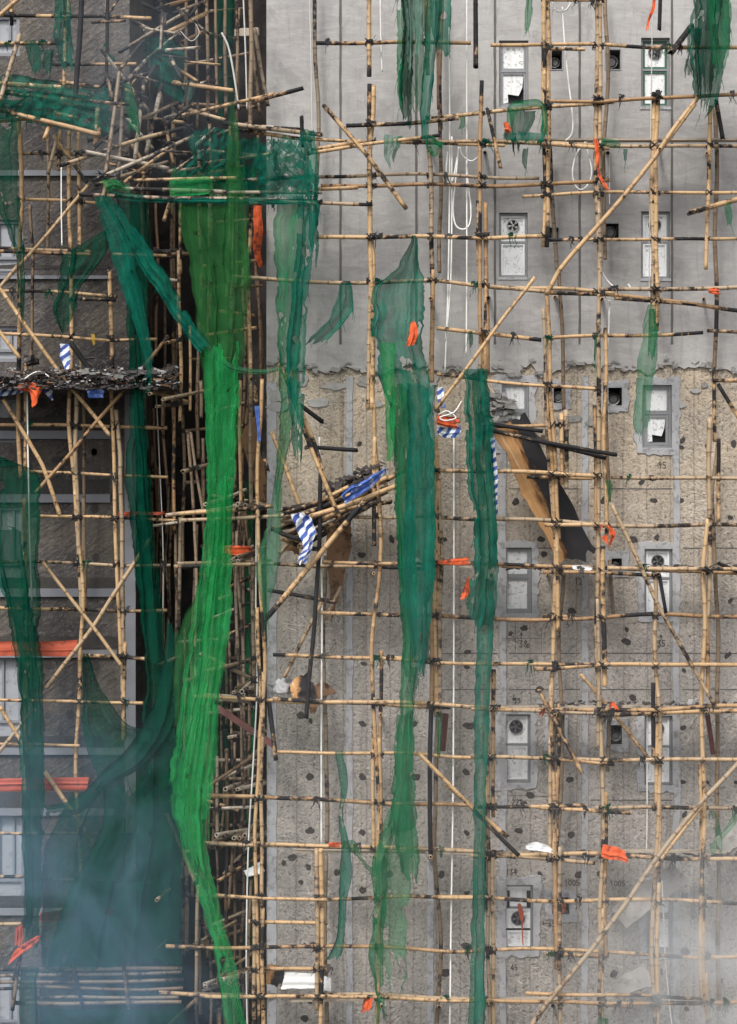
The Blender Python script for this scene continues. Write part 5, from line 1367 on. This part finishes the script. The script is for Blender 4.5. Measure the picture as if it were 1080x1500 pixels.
net('ragged dark net bunch hanging at the top over the wing', V_((-30,82,104),(40,78,104),(75,84,108),(112,96,112)), -.3, 'net_burnt', folds=2, holes=.13, ends=(0,40), crumple=1.4)
net('small burnt net tatter beside the bunch over the wing', [(34,58,50,56),(38,75,60,72),(44,95,62,95),(50,112,56,112)], -.2, 'net_burnt', folds=1.5, holes=.16, ends=(3,12), crumple=1.6)
net('second burnt net tatter next to the smaller one over the wing', V_((70,62,82),(92,62,78),(112,70,76)), -.1, 'net_burnt', folds=1.2, holes=.16, ends=(3,14), crumple=1.6)
net('matted burnt net lump caught in the tangle head of the recess', [(205,60,212,90),(225,55,225,120),(250,58,250,140),(275,72,272,150)], -.3, 'net_burnt', folds=3, holes=.12, ends=(6,10), crumple=2.2, hscale=1.8)
net('dark net hung behind the uprights at the recess head', V_((-30,310,345),(60,312,342),(150,318,345),(185,322,340)), 2.2, 'net_dark', folds=2, holes=.05, ends=(0,20))
net('dim green net deep in the recess behind old uprights', V_((560,308,330),(760,306,334),(1000,306,338),(1240,310,340)), 3.3, 'net_dark', folds=2, holes=.05, ends=(4,20))
net('thin green strip down the recess behind the corner upright', V_((700,362,372),(900,360,372),(1100,362,376),(1400,355,370)), 2.5, 'net_mid', folds=1, holes=.05, ends=(4,30))
net('pale scrap of net clinging to an upright inside the tangle', V_((115,268,284),(130,270,285),(150,272,280)), -.3, 'net_gray', folds=1.2, holes=.1, ends=(3,12), crumple=1.2)
net('green strand dropping inside the tangle of snapped poles', V_((120,182,190),(160,184,200),(200,192,204)), -1.2, 'net_mid', folds=1, holes=.08, ends=(3,12))
net('curl of net wound over the ledger under the streaked shreds', [(618,198,632,196),(622,214,645,206),(634,236,660,208)], -1.5, 'net_mid', folds=1.2, holes=.06, ends=(3,8), crumple=1.6)
net('grey burnt rag hanging from the ledger below the streaked shreds', V_((196,565,592),(212,562,588),(232,564,578),(252,572,577)), -1.4, 'net_gray', folds=1.5, holes=.16, ends=(3,14), crumple=1.8)
net('small net tuft on the ledger beside the rope loops', [(674,170,682,168),(676,180,682,182),(670,192,680,190)], -1.4, 'net_mid', folds=1, holes=.1, ends=(2,6), crumple=1.4)
net('bunched net scrap lying on the platform ledger beside the orange ribbon', [(878,204,878,214),(895,203,896,216),(912,208,912,215)], -1.5, 'net_mid', folds=1, holes=.05, ends=(2,6), crumple=1.6)
net('tiny net strip dangling from the same platform ledger', V_((216,914,920),(228,915,919),(238,915,918)), -1.4, 'net_teal', folds=1, holes=.04, ends=(1,4), crumple=1.2)
net('narrow net strip hanging at the top edge over the plain window', V_((-20,768,782),(20,768,780),(52,768,772)), -1.4, 'net_mid', folds=1, holes=.06, ends=(0,14))
net('dark stringy tatter hanging beneath the net ring', V_((216,768,776),(232,766,774),(250,770,773)), -1.3, 'net_burnt', folds=1, holes=.12, ends=(2,8), crumple=1.5)
net('green scrap on the short tied pole beside the far uprights', V_((292,1062,1070),(310,1063,1074),(335,1066,1072)), -1.4, 'net_mid', folds=1, holes=.08, ends=(2,10), crumple=1.3)
net('stringy green tatter hanging on the doubled upright just above the torn render edge', V_((480,868,874),(505,867,874),(540,868,872)), -1.4, 'net_mid', folds=1, holes=.12, ends=(2,10), crumple=1.3)
net('green tuft tied where ledger and inner upright cross on tan concrete', V_((700,886,894),(715,888,898),(732,890,894)), -1.4, 'net_mid', folds=1, holes=.06, ends=(2,6), crumple=1.6)
net('blue green torn net hung at the far edge above the slab debris', [(1038,1185,1044,1185),(1038,1215,1056,1210),(1042,1240,1060,1235),(1044,1254,1058,1254)], -1.1, 'net_pale', folds=1.5, holes=.14, ends=(3,6), crumple=1.2)
net('swag of torn net sweeping to the picture edge above the slab debris', [(1052,1225,1056,1232),(1068,1205,1072,1214),(1078,1180,1090,1186)], -1.1, 'net_pale', folds=1, holes=.06, ends=(2,2))
net('short green wisp tied at the foot of the charred upright', V_((1040,638,648),(1070,640,648),(1112,640,645)), -1.3, 'net_mid', folds=1, holes=.08, ends=(2,10))
net('tiny wisp of net hanging over the lower boards by the white rope', V_((1238,642,652),(1258,644,648)), -1.3, 'net_teal', folds=1, holes=.05, ends=(1,4))
net('green tip of net poking up at the bottom edge below the double uprights', V_((1490,874,892),(1530,870,894)), -1.4, 'net_mid', folds=1.5, holes=.04, ends=(3,0), crumple=1.4)
net('dark net clump caught on the far upper ledger of the wing tangle', [(150,66,160,90),(160,60,170,96)], -.1, 'net_burnt', folds=1, holes=.16, ends=(3,4), crumple=1.8)
net('burnt green tatter on a ledger between the slanting brace and the teal net top', V_((482,684,692),(500,686,694),(512,688,692)), -1.35, 'net_burnt', folds=1, holes=.12, ends=(2,6), crumple=1.6)
net('dark green gathered net hanging above the scorched leaning poles', V_((412,500,514),(450,490,516),(480,470,500),(510,440,470)), -1.45, 'net_teal', folds=2, holes=.08, ends=(3,30), crumple=1.2)

# ------------------------------------------------------------------ tarps, boards, debris
TG = 'orange tarp scraps caught on the scaffold'
def scrap(name, label, cat, rows, depth, mat, group=None, **kw):
    kw.setdefault('folds', 1.2); kw.setdefault('fold', .7); kw.setdefault('holes', .03); kw.setdefault('ends', (3,8)); kw.setdefault('crumple', 1.7); kw.setdefault('rag', 1.5); kw.setdefault('deep', .045); kw.setdefault('step', 2.5); kw.setdefault('threads', 0.0)
    return tag(sheet(name, rows, depth, mat, **kw), label, cat, group)
O = 'orange_tarp'; oc_ = 'tarp'
scrap(O, 'orange tarp flap folded over the wing debris ledge', oc_, [(25,564,25,570),(45,560,42,576),(62,566,46,590),(64,572,48,606)], -.1, 'orange', TG)
scrap(O, 'long dull orange tarp strip across the wing above the big white window', oc_, [(-30,940,-30,962),(40,940,40,961),(80,940,80,962),(116,938,110,962)], .35, 'orange_dull', TG, ends=(0,3), holes=0, rag=.3, crumple=.4)
scrap(O, 'dull orange tarp strip low on the wing beside the smoky net', oc_, [(-30,1140,-30,1160),(40,1139,40,1159),(90,1138,90,1158),(132,1138,128,1158)], .35, 'orange_dull', TG, ends=(0,3), holes=0, rag=.3, crumple=.4)
scrap(O, 'smoke dimmed orange strip seen through the dark net', oc_, [(58,1336,58,1350),(110,1332,110,1350),(190,1334,190,1352)], .35, 'orange_dull', TG, ends=(2,3), holes=0, rag=.3, crumple=.4)
scrap(O, 'orange ribbon twisting up from the barrier end', oc_, [(12,1416,16,1412),(24,1392,34,1396),(44,1378,46,1390),(58,1370,62,1374)], -.4, 'orange', TG, holes=0)
scrap(O, 'rounded orange tarp piece behind the smoky net above the barrier', oc_, [(22,1358,34,1352),(20,1372,34,1372),(22,1388,32,1388)], .1, 'orange_dull', TG, holes=0)
scrap(O, 'tall orange tarp sliver standing behind the corner upright', oc_, V_((300,372,384),(340,372,386),(372,372,384),(394,380,388)), -.3, 'orange', TG, holes=.02)
scrap(O, 'orange tarp peeking from the torn peak of the middle net', oc_, V_((470,602,610),(490,596,614),(510,592,606)), -1.75, 'orange', TG)
scrap(O, 'orange tarp bundle tied with white cord beside the teal net', oc_, [(638,606,638,622),(660,610,660,626),(678,612,676,628)], -1.4, 'orange', TG, holes=.02, crumple=1)
scrap(O, 'orange tarp corner dangling just under the boards beside the teal net', oc_, V_((845,684,687),(862,677,688),(880,672,684)), -1.5, 'orange', TG, holes=0, rag=.3)
scrap(O, 'thin orange wedge lying on the boards next to the teal net', oc_, [(640,822,640,826),(665,818,665,828),(690,817,690,827)], -1.4, 'orange', TG, holes=0, rag=.2, crumple=.5)
scrap(O, 'torn orange rag tied on the double upright under the burnt board', oc_, V_((768,878,892),(782,880,902),(792,886,898),(802,890,893)), -1.5, 'orange', TG, holes=.06)
scrap(O, 'orange sheet folded over the lower platform edge', oc_, [(882,1236,878,1254),(898,1240,896,1260),(912,1244,912,1260),(922,1250,922,1266)], -1.5, 'orange', TG, holes=.02)
scrap(O, 'orange triangle standing on the boards by the inner upright', oc_, V_((1026,895,898),(1034,892,906),(1042,892,910)), -1.3, 'orange', TG, holes=0)
scrap(O, 'small orange leaf beside the loose tilting stick', oc_, V_((1036,798,800),(1044,789,799),(1052,788,794)), -1.4, 'orange', TG, holes=0)
scrap(O, 'orange scrap stuck on a ledger end at the far uprights', oc_, [(1036,424,1036,428),(1046,421,1048,432),(1058,424,1058,432)], -1.3, 'orange', TG)
scrap(O, 'long orange ribbon hanging from the net scrap on the platform', oc_, V_((202,869,876),(220,873,880),(250,876,880),(268,882,888),(282,892,895)), -1.4, 'orange', TG, holes=.08, ends=(2,6))
scrap(O, 'orange ribbon hanging at the top edge beside a charred stick', oc_, V_((-20,957,962),(10,954,960),(30,948,953),(48,945,949)), -1.3, 'orange', TG, holes=0)
scrap(O, 'orange bow caught on the side of the net ring', oc_, [(735,180,737,194),(743,178,745,196),(750,190,749,200)], -1.6, 'orange', TG)
scrap(O, 'orange tarp tab hanging below the lowest boards', oc_, V_((1460,536,548),(1472,532,547),(1486,531,538)), -1.3, 'orange', TG)
scrap(O, 'orange strip glowing on the recess platform above the transom butts', oc_, [(326,800,326,810),(345,798,345,812),(374,802,374,810)], .1, 'orange', TG, holes=.02)
scrap(O, 'faint orange strip deep in the recess by the dark curtain', oc_, [(172,748,172,756),(205,750,205,755),(245,748,245,753)], 1.2, 'orange_dull', TG, holes=0)
scrap(O, 'red orange scrap on the debris ledge by the recess', oc_, [(172,560,172,564),(205,560,205,568),(245,562,245,568)], .3, 'orange_dull', TG, holes=.04)
scrap(O, 'orange curl at the foot of the recess near the twisted net tail', oc_, [(318,1430,316,1440),(340,1424,340,1434),(358,1424,360,1434)], .3, 'orange_dull', TG, holes=0)
scrap(O, 'small orange patch lying on the ledger by the knotted shred', oc_, [(480,1234,480,1240),(492,1233,492,1240),(503,1235,503,1240)], -1.4, 'orange', TG, holes=0)
scrap(O, 'orange streamer across the fan of the lowest near window', oc_, V_((1322,757,762),(1340,760,768),(1352,764,767),(1388,766,768)), -.2, 'orange_dull', TG, holes=0)
SG = 'blue and white striped tarp pieces'
scrap('striped_tarp', 'blue and white striped tarp hanging from the fallen bundle', 'tarp', [(428,752,442,750),(432,770,455,760),(438,790,464,780),(440,806,460,800),(440,818,452,814),(440,828,446,826)], -1.7, 'stripe', SG, holes=.05, folds=2.2, fold=1.1, crumple=2.4, rag=2.2)
scrap('striped_tarp', 'blue striped tarp spread over the fallen bamboo bundle', 'tarp', [(498,728,504,740),(512,712,520,730),(526,708,533,724),(542,700,546,714),(556,690,558,700),(564,682,567,690)], -1.5, 'blue', SG, holes=.10, folds=2.5, fold=1.2, crumple=2.6)
scrap('striped_tarp', 'blue tarp sling under the orange bundle', 'tarp', [(637,622,639,634),(655,626,655,642),(678,622,680,640)], -1.35, 'stripe', SG, holes=.03)
scrap('striped_tarp', 'small blue striped tarp above the orange bundle', 'tarp', V_((565,640,648),(585,640,652),(602,645,655)), -1.3, 'stripe', SG)
scrap('striped_tarp', 'blue striped tarp shred hanging along the teal net edge', 'tarp', V_((640,718,724),(690,720,728),(730,721,729),(758,726,730)), -1.6, 'stripe', SG, holes=.06)
scrap('striped_tarp', 'striped tarp rag hanging on the wing above the debris ledge', 'tarp', V_((502,88,102),(522,86,104),(545,96,102)), .1, 'stripe', SG, holes=.06)
scrap('striped_tarp', 'blue tarp lump under the debris ledge of the wing', 'tarp', [(126,572,128,582),(140,570,140,584),(156,572,154,582)], .0, 'blue', SG, holes=.05)
scrap('striped_tarp', 'blue and white tarp edge hanging at the end of the debris ledge', 'tarp', [(-10,564,-10,580),(25,562,22,578),(55,560,52,570),(82,566,80,590)], .1, 'stripe', SG, holes=.08)
scrap('striped_tarp', 'thin blue shred tied to the corner upright', 'tarp', V_((594,373,380),(620,376,381),(650,378,383)), -1.2, 'blue', SG, holes=.06)
scrap('yellow_wrapper', 'crumpled yellow wrapper stuck on a wing ledger', 'wrapper', V_((488,132,138),(498,133,140),(508,136,140)), .2, 'gold', holes=.03)
scrap('plastic_sheet', 'crumpled white plastic lying on the lower boards', 'plastic sheet', [(768,1240,772,1243),(782,1234,780,1246),(800,1238,800,1248),(812,1246,811,1250)], -1.3, 'white_sheet', holes=.02)
scrap('plastic_sheet', 'flat white plastic scrap on the boards under the burnt plywood', 'plastic sheet', [(836,829,838,833),(850,827,852,834),(872,830,872,834)], -1.2, 'white_sheet', holes=0)

def board(name, label, cat, pts, depth_pts, thick, mat, group=None, uvdir=None, nu=10, nv=16, warp=.03, jag=6):
    """a plank or sheet from four corners (tl, tr, br, bl), with thickness, warp and ragged ends"""
    c = [P(x, y, d) for (x, y), d in zip(pts, depth_pts)]
    nrm = (c[1]-c[0]).cross(c[3]-c[0]).normalized()
    if nrm.y > 0: nrm = -nrm
    seed = R(0,99); V, UV = [], []
    for side in (1, 0):
        for j in range(nv+1):
            v = j/nv
            for i in range(nu+1):
                u = i/nu
                jj = 0
                if j in (0, nv): jj = jag/S*fbm(u*6, seed+j)*(1 if j else -1)
                if i in (0, nu): pass
                a = c[0].lerp(c[1], u); b = c[3].lerp(c[2], u); ax = (b-a).normalized()
                ex = (c[1]-c[0]).normalized()*(.4*jag/S*fbm(v*7, seed+20+i) if i in (0, nu) else 0)
                V.append(a.lerp(b, v) + ax*jj + ex + nrm*(warp*fbm(u*1.3, v*1.6, seed) + side*thick)); UV.append((u, v*2))
    n0 = (nu+1)*(nv+1); F = []
    for j in range(nv):
        for i in range(nu):
            a = j*(nu+1)+i; q = (a, a+1, a+nu+2, a+nu+1)
            F += [q[::-1], tuple(n0+k for k in q)]
    for i in range(nu):
        a = i; F.append((a, a+1, n0+a+1, n0+a)); a = nv*(nu+1)+i; F.append((a+1, a, n0+a, n0+a+1))
    for j in range(nv):
        a = j*(nu+1); b = a+nu+1; F.append((b, a, n0+a, n0+b)); a += nu; b += nu; F.append((a, b, n0+b, n0+a))
    me = bpy.data.meshes.new(name); me.from_pydata([tuple(v-c[0]) for v in V], [], F)
    ul = me.uv_layers.new(name='UVMap'); flat = []
    for lp in me.loops: flat += UV[lp.vertex_index]
    ul.data.foreach_set('uv', flat); me.materials.append(M[mat]); me.update()
    o = bpy.data.objects.new(name, me); COL.objects.link(o); o.location = c[0]
    return tag(o, label, cat, group)
board('plywood_sheet', 'large scorched plywood sheet leaning with one half charred black', 'board', [(725,640),(768,606),(876,810),(822,826)], (-.95,-.85,-.55,-.6), .02, 'ply', jag=18, warp=.16)
board('plank', 'rust brown splintered board hanging behind the white rope', 'board', [(478,772),(512,748),(516,800),(486,912)], (-.4,-.35,-.3,-.35), .02, 'brown', jag=14)
board('plank', 'dark brown sheet leaning at the corner behind the bright net', 'board', [(352,640),(378,600),(392,725),(380,740)], (-.2,-.1,.1,.1), .02, 'brown', jag=10)
board('slab', 'pale broken slab leaning below the lower boards near the slanting brace', 'slab', [(895,1330),(985,1265),(1010,1290),(918,1360)], (-.35,-.4,-.5,-.45), .04, 'slab_mat', jag=5, warp=.008)
board('slab', 'broken grey sheet lying along the lowest boards by the slanting brace', 'slab', [(896,1440),(945,1412),(958,1445),(900,1462)], (-.4,-.4,-.6,-.6), .03, 'slab_mat', jag=5, warp=.008)
board('slab', 'reddish edged grey slab leaning at the far edge above the lower boards', 'slab', [(1048,1230),(1090,1195),(1095,1230),(1060,1256)], (-.4,-.4,-.6,-.6), .04, 'slab_mat', jag=5, warp=.008)
board('white_panel', 'white sheet panel lying tilted on the boards by the corner', 'panel', [(418,1425),(466,1427),(470,1448),(412,1450)], (-.6,-.6,-.9,-.9), .012, 'white_sheet', jag=3, warp=.02)
board('white_panel', 'smaller white panel end standing beside the tilted sheet', 'panel', [(474,1430),(485,1433),(485,1452),(472,1452)], (-.6,-.6,-.7,-.7), .012, 'white_sheet', jag=3)
board('plank', 'scorched chipboard offcut beside the tilted white panel', 'board', [(392,1414),(417,1418),(416,1442),(390,1444)], (-.7,-.6,-.7,-.8), .015, 'ply', jag=8)
board('plank', 'curled brown plywood on the boards beside the cement bag', 'board', [(424,1004),(452,984),(466,1022),(430,1024)], (-.9,-.7,-.8,-1.0), .012, 'ply', jag=10, warp=.12)
board('plank', 'charred black board end behind the curled brown plywood', 'board', [(452,1004),(478,1000),(494,1016),(456,1024)], (-.6,-.6,-.6,-.7), .015, 'brown', jag=9)
board('plank', 'thin brown board tail hanging under the curled plywood', 'board', [(450,1026),(470,1026),(462,1044),(455,1044)], (-.9,-.9,-.95,-.95), .012, 'brown', jag=5)
board('white_panel', 'pale panel poking out of the recess platform', 'panel', [(358,1276),(382,1262),(388,1278),(362,1285)], (-.2,-.1,-.2,-.3), .02, 'white_sheet', jag=5)
board('plank', 'dark brown scrap sheet behind the striped tarp', 'board', [(420,785),(440,788),(438,812),(418,806)], (-.6,-.6,-.6,-.6), .015, 'brown', jag=8)
board('plank', 'pale timber across the recess head between two uprights', 'board', [(346,43),(380,41),(380,52),(346,54)], (-.1,-.3,-.3,-.1), .05, 'board', jag=1, warp=0)
board('slab', 'broken pink board piece beside the scorched plywood top', 'slab', [(772,622),(800,608),(800,634),(790,640)], (-.1,-.1,-.1,-.1), .03, 'board', jag=8)

def lumps(name, label, cat, n, box, depth, size, mat, kind=None, flat=.6):
    mb = MB()
    for i in range(n):
        x = R(box[0], box[2]); y = box[3] - (box[3]-box[1])*RNG.random()**1.6*(.55+.6*abs(fbm(x*.05, n)))
        c = P(x, y, R(*depth)); s_ = R(*size)
        ax = Vector((R(.4,1.9), R(-.3,.3), R(-.5,.5)))*s_; az = Vector((R(-.4,.4), R(-.3,.3), R(.3,1)))*s_*flat
        mb.obox(c, ax, Vector((R(-.2,.2), R(.4,1.3), R(-.2,.2)))*s_, az)
    return tag(mb.build(name, mat), label, cat, None, kind)
lumps('debris_pile', 'long heap of charred rubble on the wing ledge', 'rubble', 2600, (-20,524,262,570), (-.2,1.3), (.006,.042), M['ash'], 'stuff')
lumps('debris_pile', 'pale ash and mortar crumbs strewn over the charred heap', 'rubble', 420, (-20,520,262,566), (-.25,1.2), (.006,.036), M['cement_lump'], 'stuff')
lumps('debris_pile', 'burnt brown splinters strewn over the charred heap', 'rubble', 300, (-20,520,262,566), (-.25,1.2), (.006,.05), M['brown'], 'stuff', .25)
lumps('debris_pile', 'charred rubble strip on the recess ledge above the fallen curtain', 'rubble', 220, (190,360,268,376), (.4,2.4), (.02,.06), M['ash'], 'stuff')
lumps('debris_pile', 'thin litter of burnt bits along the lower boards', 'rubble', 160, (690,1240,1085,1256), (-1.0,-.4), (.012,.04), M['ash'], 'stuff')
lumps('debris_pile', 'thin litter of burnt bits along the boards above the dark fan', 'rubble', 160, (790,1024,1085,1036), (-1.0,-.4), (.012,.04), M['ash'], 'stuff')
lumps('debris_pile', 'thin litter of burnt bits along the boards under the plywood', 'rubble', 140, (740,822,1085,834), (-1.0,-.4), (.01,.035), M['ash'], 'stuff')
lumps('debris_pile', 'larger broken chunks sitting on the charred heap of the wing ledge', 'rubble', 60, (-20,514,262,562), (-.25,1.0), (.03,.095), M['ash'], 'stuff')
lumps('debris_pile', 'broken mortar chunks lying among the charred heap of the wing ledge', 'rubble', 40, (-20,524,262,568), (-.3,.6), (.02,.07), M['mortar_rough'], 'stuff')
# floor that carries the wing debris
mb = MB(); mb.box((wx(-60), .0, pz(573,.6)), (wx(262), WY-.01, pz(566,.6))); tag(mb.build('debris_ledge', M['hole']), 'blackened ledge carrying charred rubble in front of the wing', 'ledge')

# torn cement bag
mb = MB()
for lat in range(7):
    for lon in range(12):
        pass
import bmesh
def blob(name, label, cat, c, rx, ry, rz, mat, amp=.3, seed=0):
    bm = bmesh.new(); bmesh.ops.create_icosphere(bm, subdivisions=3, radius=1)
    for v in bm.verts:
        d = 1 + amp*fbm(v.co.x*1.6+seed, v.co.y*1.6, v.co.z*1.6) + amp*.5*fbm(v.co.x*5+seed, v.co.y*5, v.co.z*5)
        v.co = Vector((v.co.x*rx*d, v.co.y*ry*d, max(v.co.z*rz*d, -rz*.6)))
    me = bpy.data.meshes.new(name); bm.to_mesh(me); bm.free(); me.materials.append(mat)
    for p in me.polygons: p.use_smooth = True
    o = bpy.data.objects.new(name, me); COL.objects.link(o); o.location = c
    return tag(o, label, cat)
blob('cement_bag', 'pale lumpy cement bag slumped on the boards near the corner', 'bag', P(412,1008,-.8), .20, .15, .14, M['cement_lump'], 1.0, 3)
blob('cement_bag', 'small grey lump on the far boards beside the last uprights', 'bag', P(1012,1030,-.9), .07, .06, .06, M['cement_lump'], .4, 8)
lumps('mortar_lump', 'rough broken mortar clinging to the wall behind the teal net top', 'mortar', 150, (702,545,752,628), (-.09,.0), (.02,.06), M['mortar_rough'], 'stuff', .8)

# ------------------------------------------------------------------ ropes
RG = 'white ropes hanging on the scaffold'
def rope(label, pts, r=.013, mat='rope', closed=False, group=RG):
    W = [P(*q) for q in pts]; path = []
    n = len(W)
    for k in range(n-1):
        for t in [i/8 for i in range(8)]:
            p0, p1, p2, p3 = W[max(0,k-1)], W[k], W[k+1], W[min(n-1,k+2)]
            path.append(Vector([cr(p0[c], p1[c], p2[c], p3[c], t) for c in range(3)]))
    path.append(W[-1])
    mb = MB(); mb.tube(path, r, 6)
    return tag(mb.build('rope', M[mat], None, True), label, 'rope', group)
d = -.9
rope('long straight white rope hanging from the top beside the charred hanging pole', [(684,-30,d),(684,200,d),(684,420,d),(683,520,d)])
rope('white rope hanging straight on grey render just left of the rope loops', [(658,40,d),(659,220,d),(657,400,d),(652,545,d)])
rope('second white rope close beside the straight one near the loops', [(662,200,d),(662,330,d),(660,420,d),(653,500,d)])
rope('big white rope loop hanging against grey render', [(672,215,d),(668,260,d),(664,300,d),(667,328,d),(678,336,d),(688,328,d),(690,305,d),(686,270,d),(684,240,d)])
rope('smaller white rope loop above the big one', [(674,216,d),(678,228,d),(690,236,d),(700,230,d),(703,220,d)])
rope('tight white rope loop left of the big one', [(656,222,d),(654,250,d),(658,270,d),(664,262,d),(670,230,d)])
rope('slack white rope dropping past the small duct at the top', [(824,10,d),(827,60,d),(833,120,d),(839,170,d),(838,195,d),(829,206,d)])
rope('white rope running down the side of the doubled upper upright', [(812,-20,d),(808,40,d),(806,90,d),(803,145,d)])
rope('short white rope arc at the top edge by the doubled upper uprights', [(811,12,d),(820,17,d),(830,14,d),(836,4,d)])
rope('white rope loop hanging beneath the platform ledger by the orange ribbon', [(858,208,d),(845,225,d),(839,250,d),(842,270,d),(852,278,d),(863,268,d),(867,250,d),(862,225,d),(858,208,d)])
rope('thin rope hanging in front of the far upper windows', [(956,10,-.6),(954,150,-.6),(952,300,-.6),(951,480,-.6)], .009, 'rope_grey')
rope('curved white cable looping beside the double upright under the slanting brace', [(880,384,d),(884,402,d),(897,418,d),(915,424,d),(923,421,d),(920,416,d)])
rope('white rope swinging down to the small duct above the tan concrete', [(893,440,d),(892,480,d),(888,540,d),(884,600,d),(885,650,d)], .016)
rope('tall white rope hanging down the grey concrete beside the teal net', [(665,640,-.95),(665,900,-.95),(664,1150,-.95),(661,1350,-.95),(659,1530,-.95)], .015)
rope('pair of grey ropes hanging from the fallen bundle to the lower platform', [(468,640,-.8),(470,760,-.8),(472,900,-.8),(471,1050,-.8),(471,1240,-.8)], .015)
rope('white rope hanging inside the recess beside the corner upright', [(376,745,-.6),(375,900,-.6),(377,1000,-.6),(371,1120,-.6),(364,1240,-.6),(361,1400,-.6),(363,1530,-.6)], .013)
rope('white rope dropping from the collapsed platform pole over the wing', [(90,244,-1.5),(90,300,-1.5),(91,360,-1.5)], .010)
rope('white rope hanging along the near upright of the wing', [(40,575,.3),(41,650,.3),(42,700,.3),(44,800,.3),(47,880,.3)], .014)
rope('white cord twisted round the orange bundle', [(642,608,-1.5),(655,602,-1.55),(668,612,-1.55),(652,616,-1.6),(645,611,-1.6),(665,604,-1.55),(676,588,-1.4)], .010)
rope('white rope hanging through the smoke by the slanting brace', [(970,1290,-.7),(973,1360,-.7),(976,1420,-.7),(985,1510,-.7)], .011)
rope('short white rope with frayed end at the top middle', [(557,-20,-.9),(558,50,-.9),(560,105,-.9)], .012)
rope('thin grey rope on the render beside the inner upright', [(453,-20,-.5),(456,100,-.5),(458,250,-.5),(458,330,-.5)], .010, 'rope_grey')
rope('rope hanging down inside the recess behind the debris', [(228,560,1.2),(234,680,1.2),(239,800,1.2),(239,900,1.2)], .010, 'rope_grey')
rope('rope slung between the uprights at the recess head', [(264,45,-.2),(280,60,-.2),(292,48,-.2),(284,30,-.2)], .007, 'rope_grey')
rope('grey rope hanging at the recess head beside the corner upright', [(356,-20,-.6),(360,80,-.6),(362,160,-.6)], .013, 'rope_grey')
rope('slack cable hanging from the recess head crossbar', [(325,48,-.3),(335,70,-.3),(343,110,-.3),(350,160,-.3)], .017, 'rope_grey')
rope('thin rope beside the brace between the two lower window columns', [(948,1040,-.6),(948,1200,-.6),(947,1250,-.6)], .010)
rope('white rope lying slack on the wing rubble', [(36,555,-.2),(50,546,-.2),(62,545,-.2),(72,552,-.2)], .010)
rope('thin white rope under the platform near the far double uprights', [(893,222,-.6),(893,260,-.6),(893,300,-.6)], .009)

# ------------------------------------------------------------------ smoke
def smoke(name, label, c, r, dens, col=(0.80,0.87,0.93), seed=0.0, fine=1.0, lo=.36):
    bm = bmesh.new(); bmesh.ops.create_icosphere(bm, subdivisions=3, radius=1)
    for v in bm.verts: v.co = Vector((v.co.x*r[0], v.co.y*r[1], v.co.z*r[2]))
    me = bpy.data.meshes.new(name); bm.to_mesh(me); bm.free()
    m, nt, out = new_mat(name); k = NT(nt)
    tc = nt.nodes.new('ShaderNodeTexCoord')
    mp = nt.nodes.new('ShaderNodeMapping'); mp.inputs['Scale'].default_value = (1/r[0], 1/r[1], 1/r[2])
    k.link(tc.outputs['Object'], mp.inputs['Vector'])
    ln = nt.nodes.new('ShaderNodeVectorMath'); ln.operation = 'LENGTH'; k.link(mp.outputs[0], ln.inputs[0])
    fall = k.math('SUBTRACT', 1.0, ln.outputs['Value'], True)
    nz = k.noise(k.coord('Object', (1,1,.75), (0,.5,0), (seed,seed,0)), fine, 4, .6, 1.2)
    de = k.math('MULTIPLY', k.math('MULTIPLY', fall, k.ramp(nz, (lo, 0.0), (.70, 1.0))), dens)
    pv = nt.nodes.new('ShaderNodeVolumePrincipled')
    pv.inputs['Color'].default_value = (*col, 1); pv.inputs['Anisotropy'].default_value = .2
    k.link(de, pv.inputs['Density']); k.link(pv.outputs[0], out.inputs['Volume'])
    me.materials.append(m)
    o = bpy.data.objects.new(name, me); COL.objects.link(o); o.location = c
    return tag(o, label, 'smoke', 'drifting smoke', 'stuff')
smoke('smoke', 'pale smoke drifting up in front of the far lower concrete', P(1065,1450,-2.2), (2.9,1.3,2.9), 1.05, (0.93,0.97,1.0), 3.0, 1.1, .38)
smoke('smoke', 'bluish smoke drifting over the net belly below the wing', P(90,1320,-1.8), (2.7,1.2,3.8), .50, (0.48,0.75,1.0), 4.0, .85, .36)
smoke('smoke', 'thin pale veil of smoke across the lower half of the block', P(700,1230,-2.6), (7.5,1.0,5.6), .07, (0.97,0.975,1.0), 9.0, .35, .1)
smoke('smoke', 'wisp of blue smoke along the barrier below the wing', P(170,1465,-2.0), (2.4,.9,1.1), .6, (0.50,0.72,0.95), 14.0, 1.3)
smoke('smoke', 'faint grey blue smoke hanging around the collapsed tangle', P(205,120,-2.2), (1.9,.9,2.0), .30, (0.66,0.80,0.95), 21.0, 1.2)
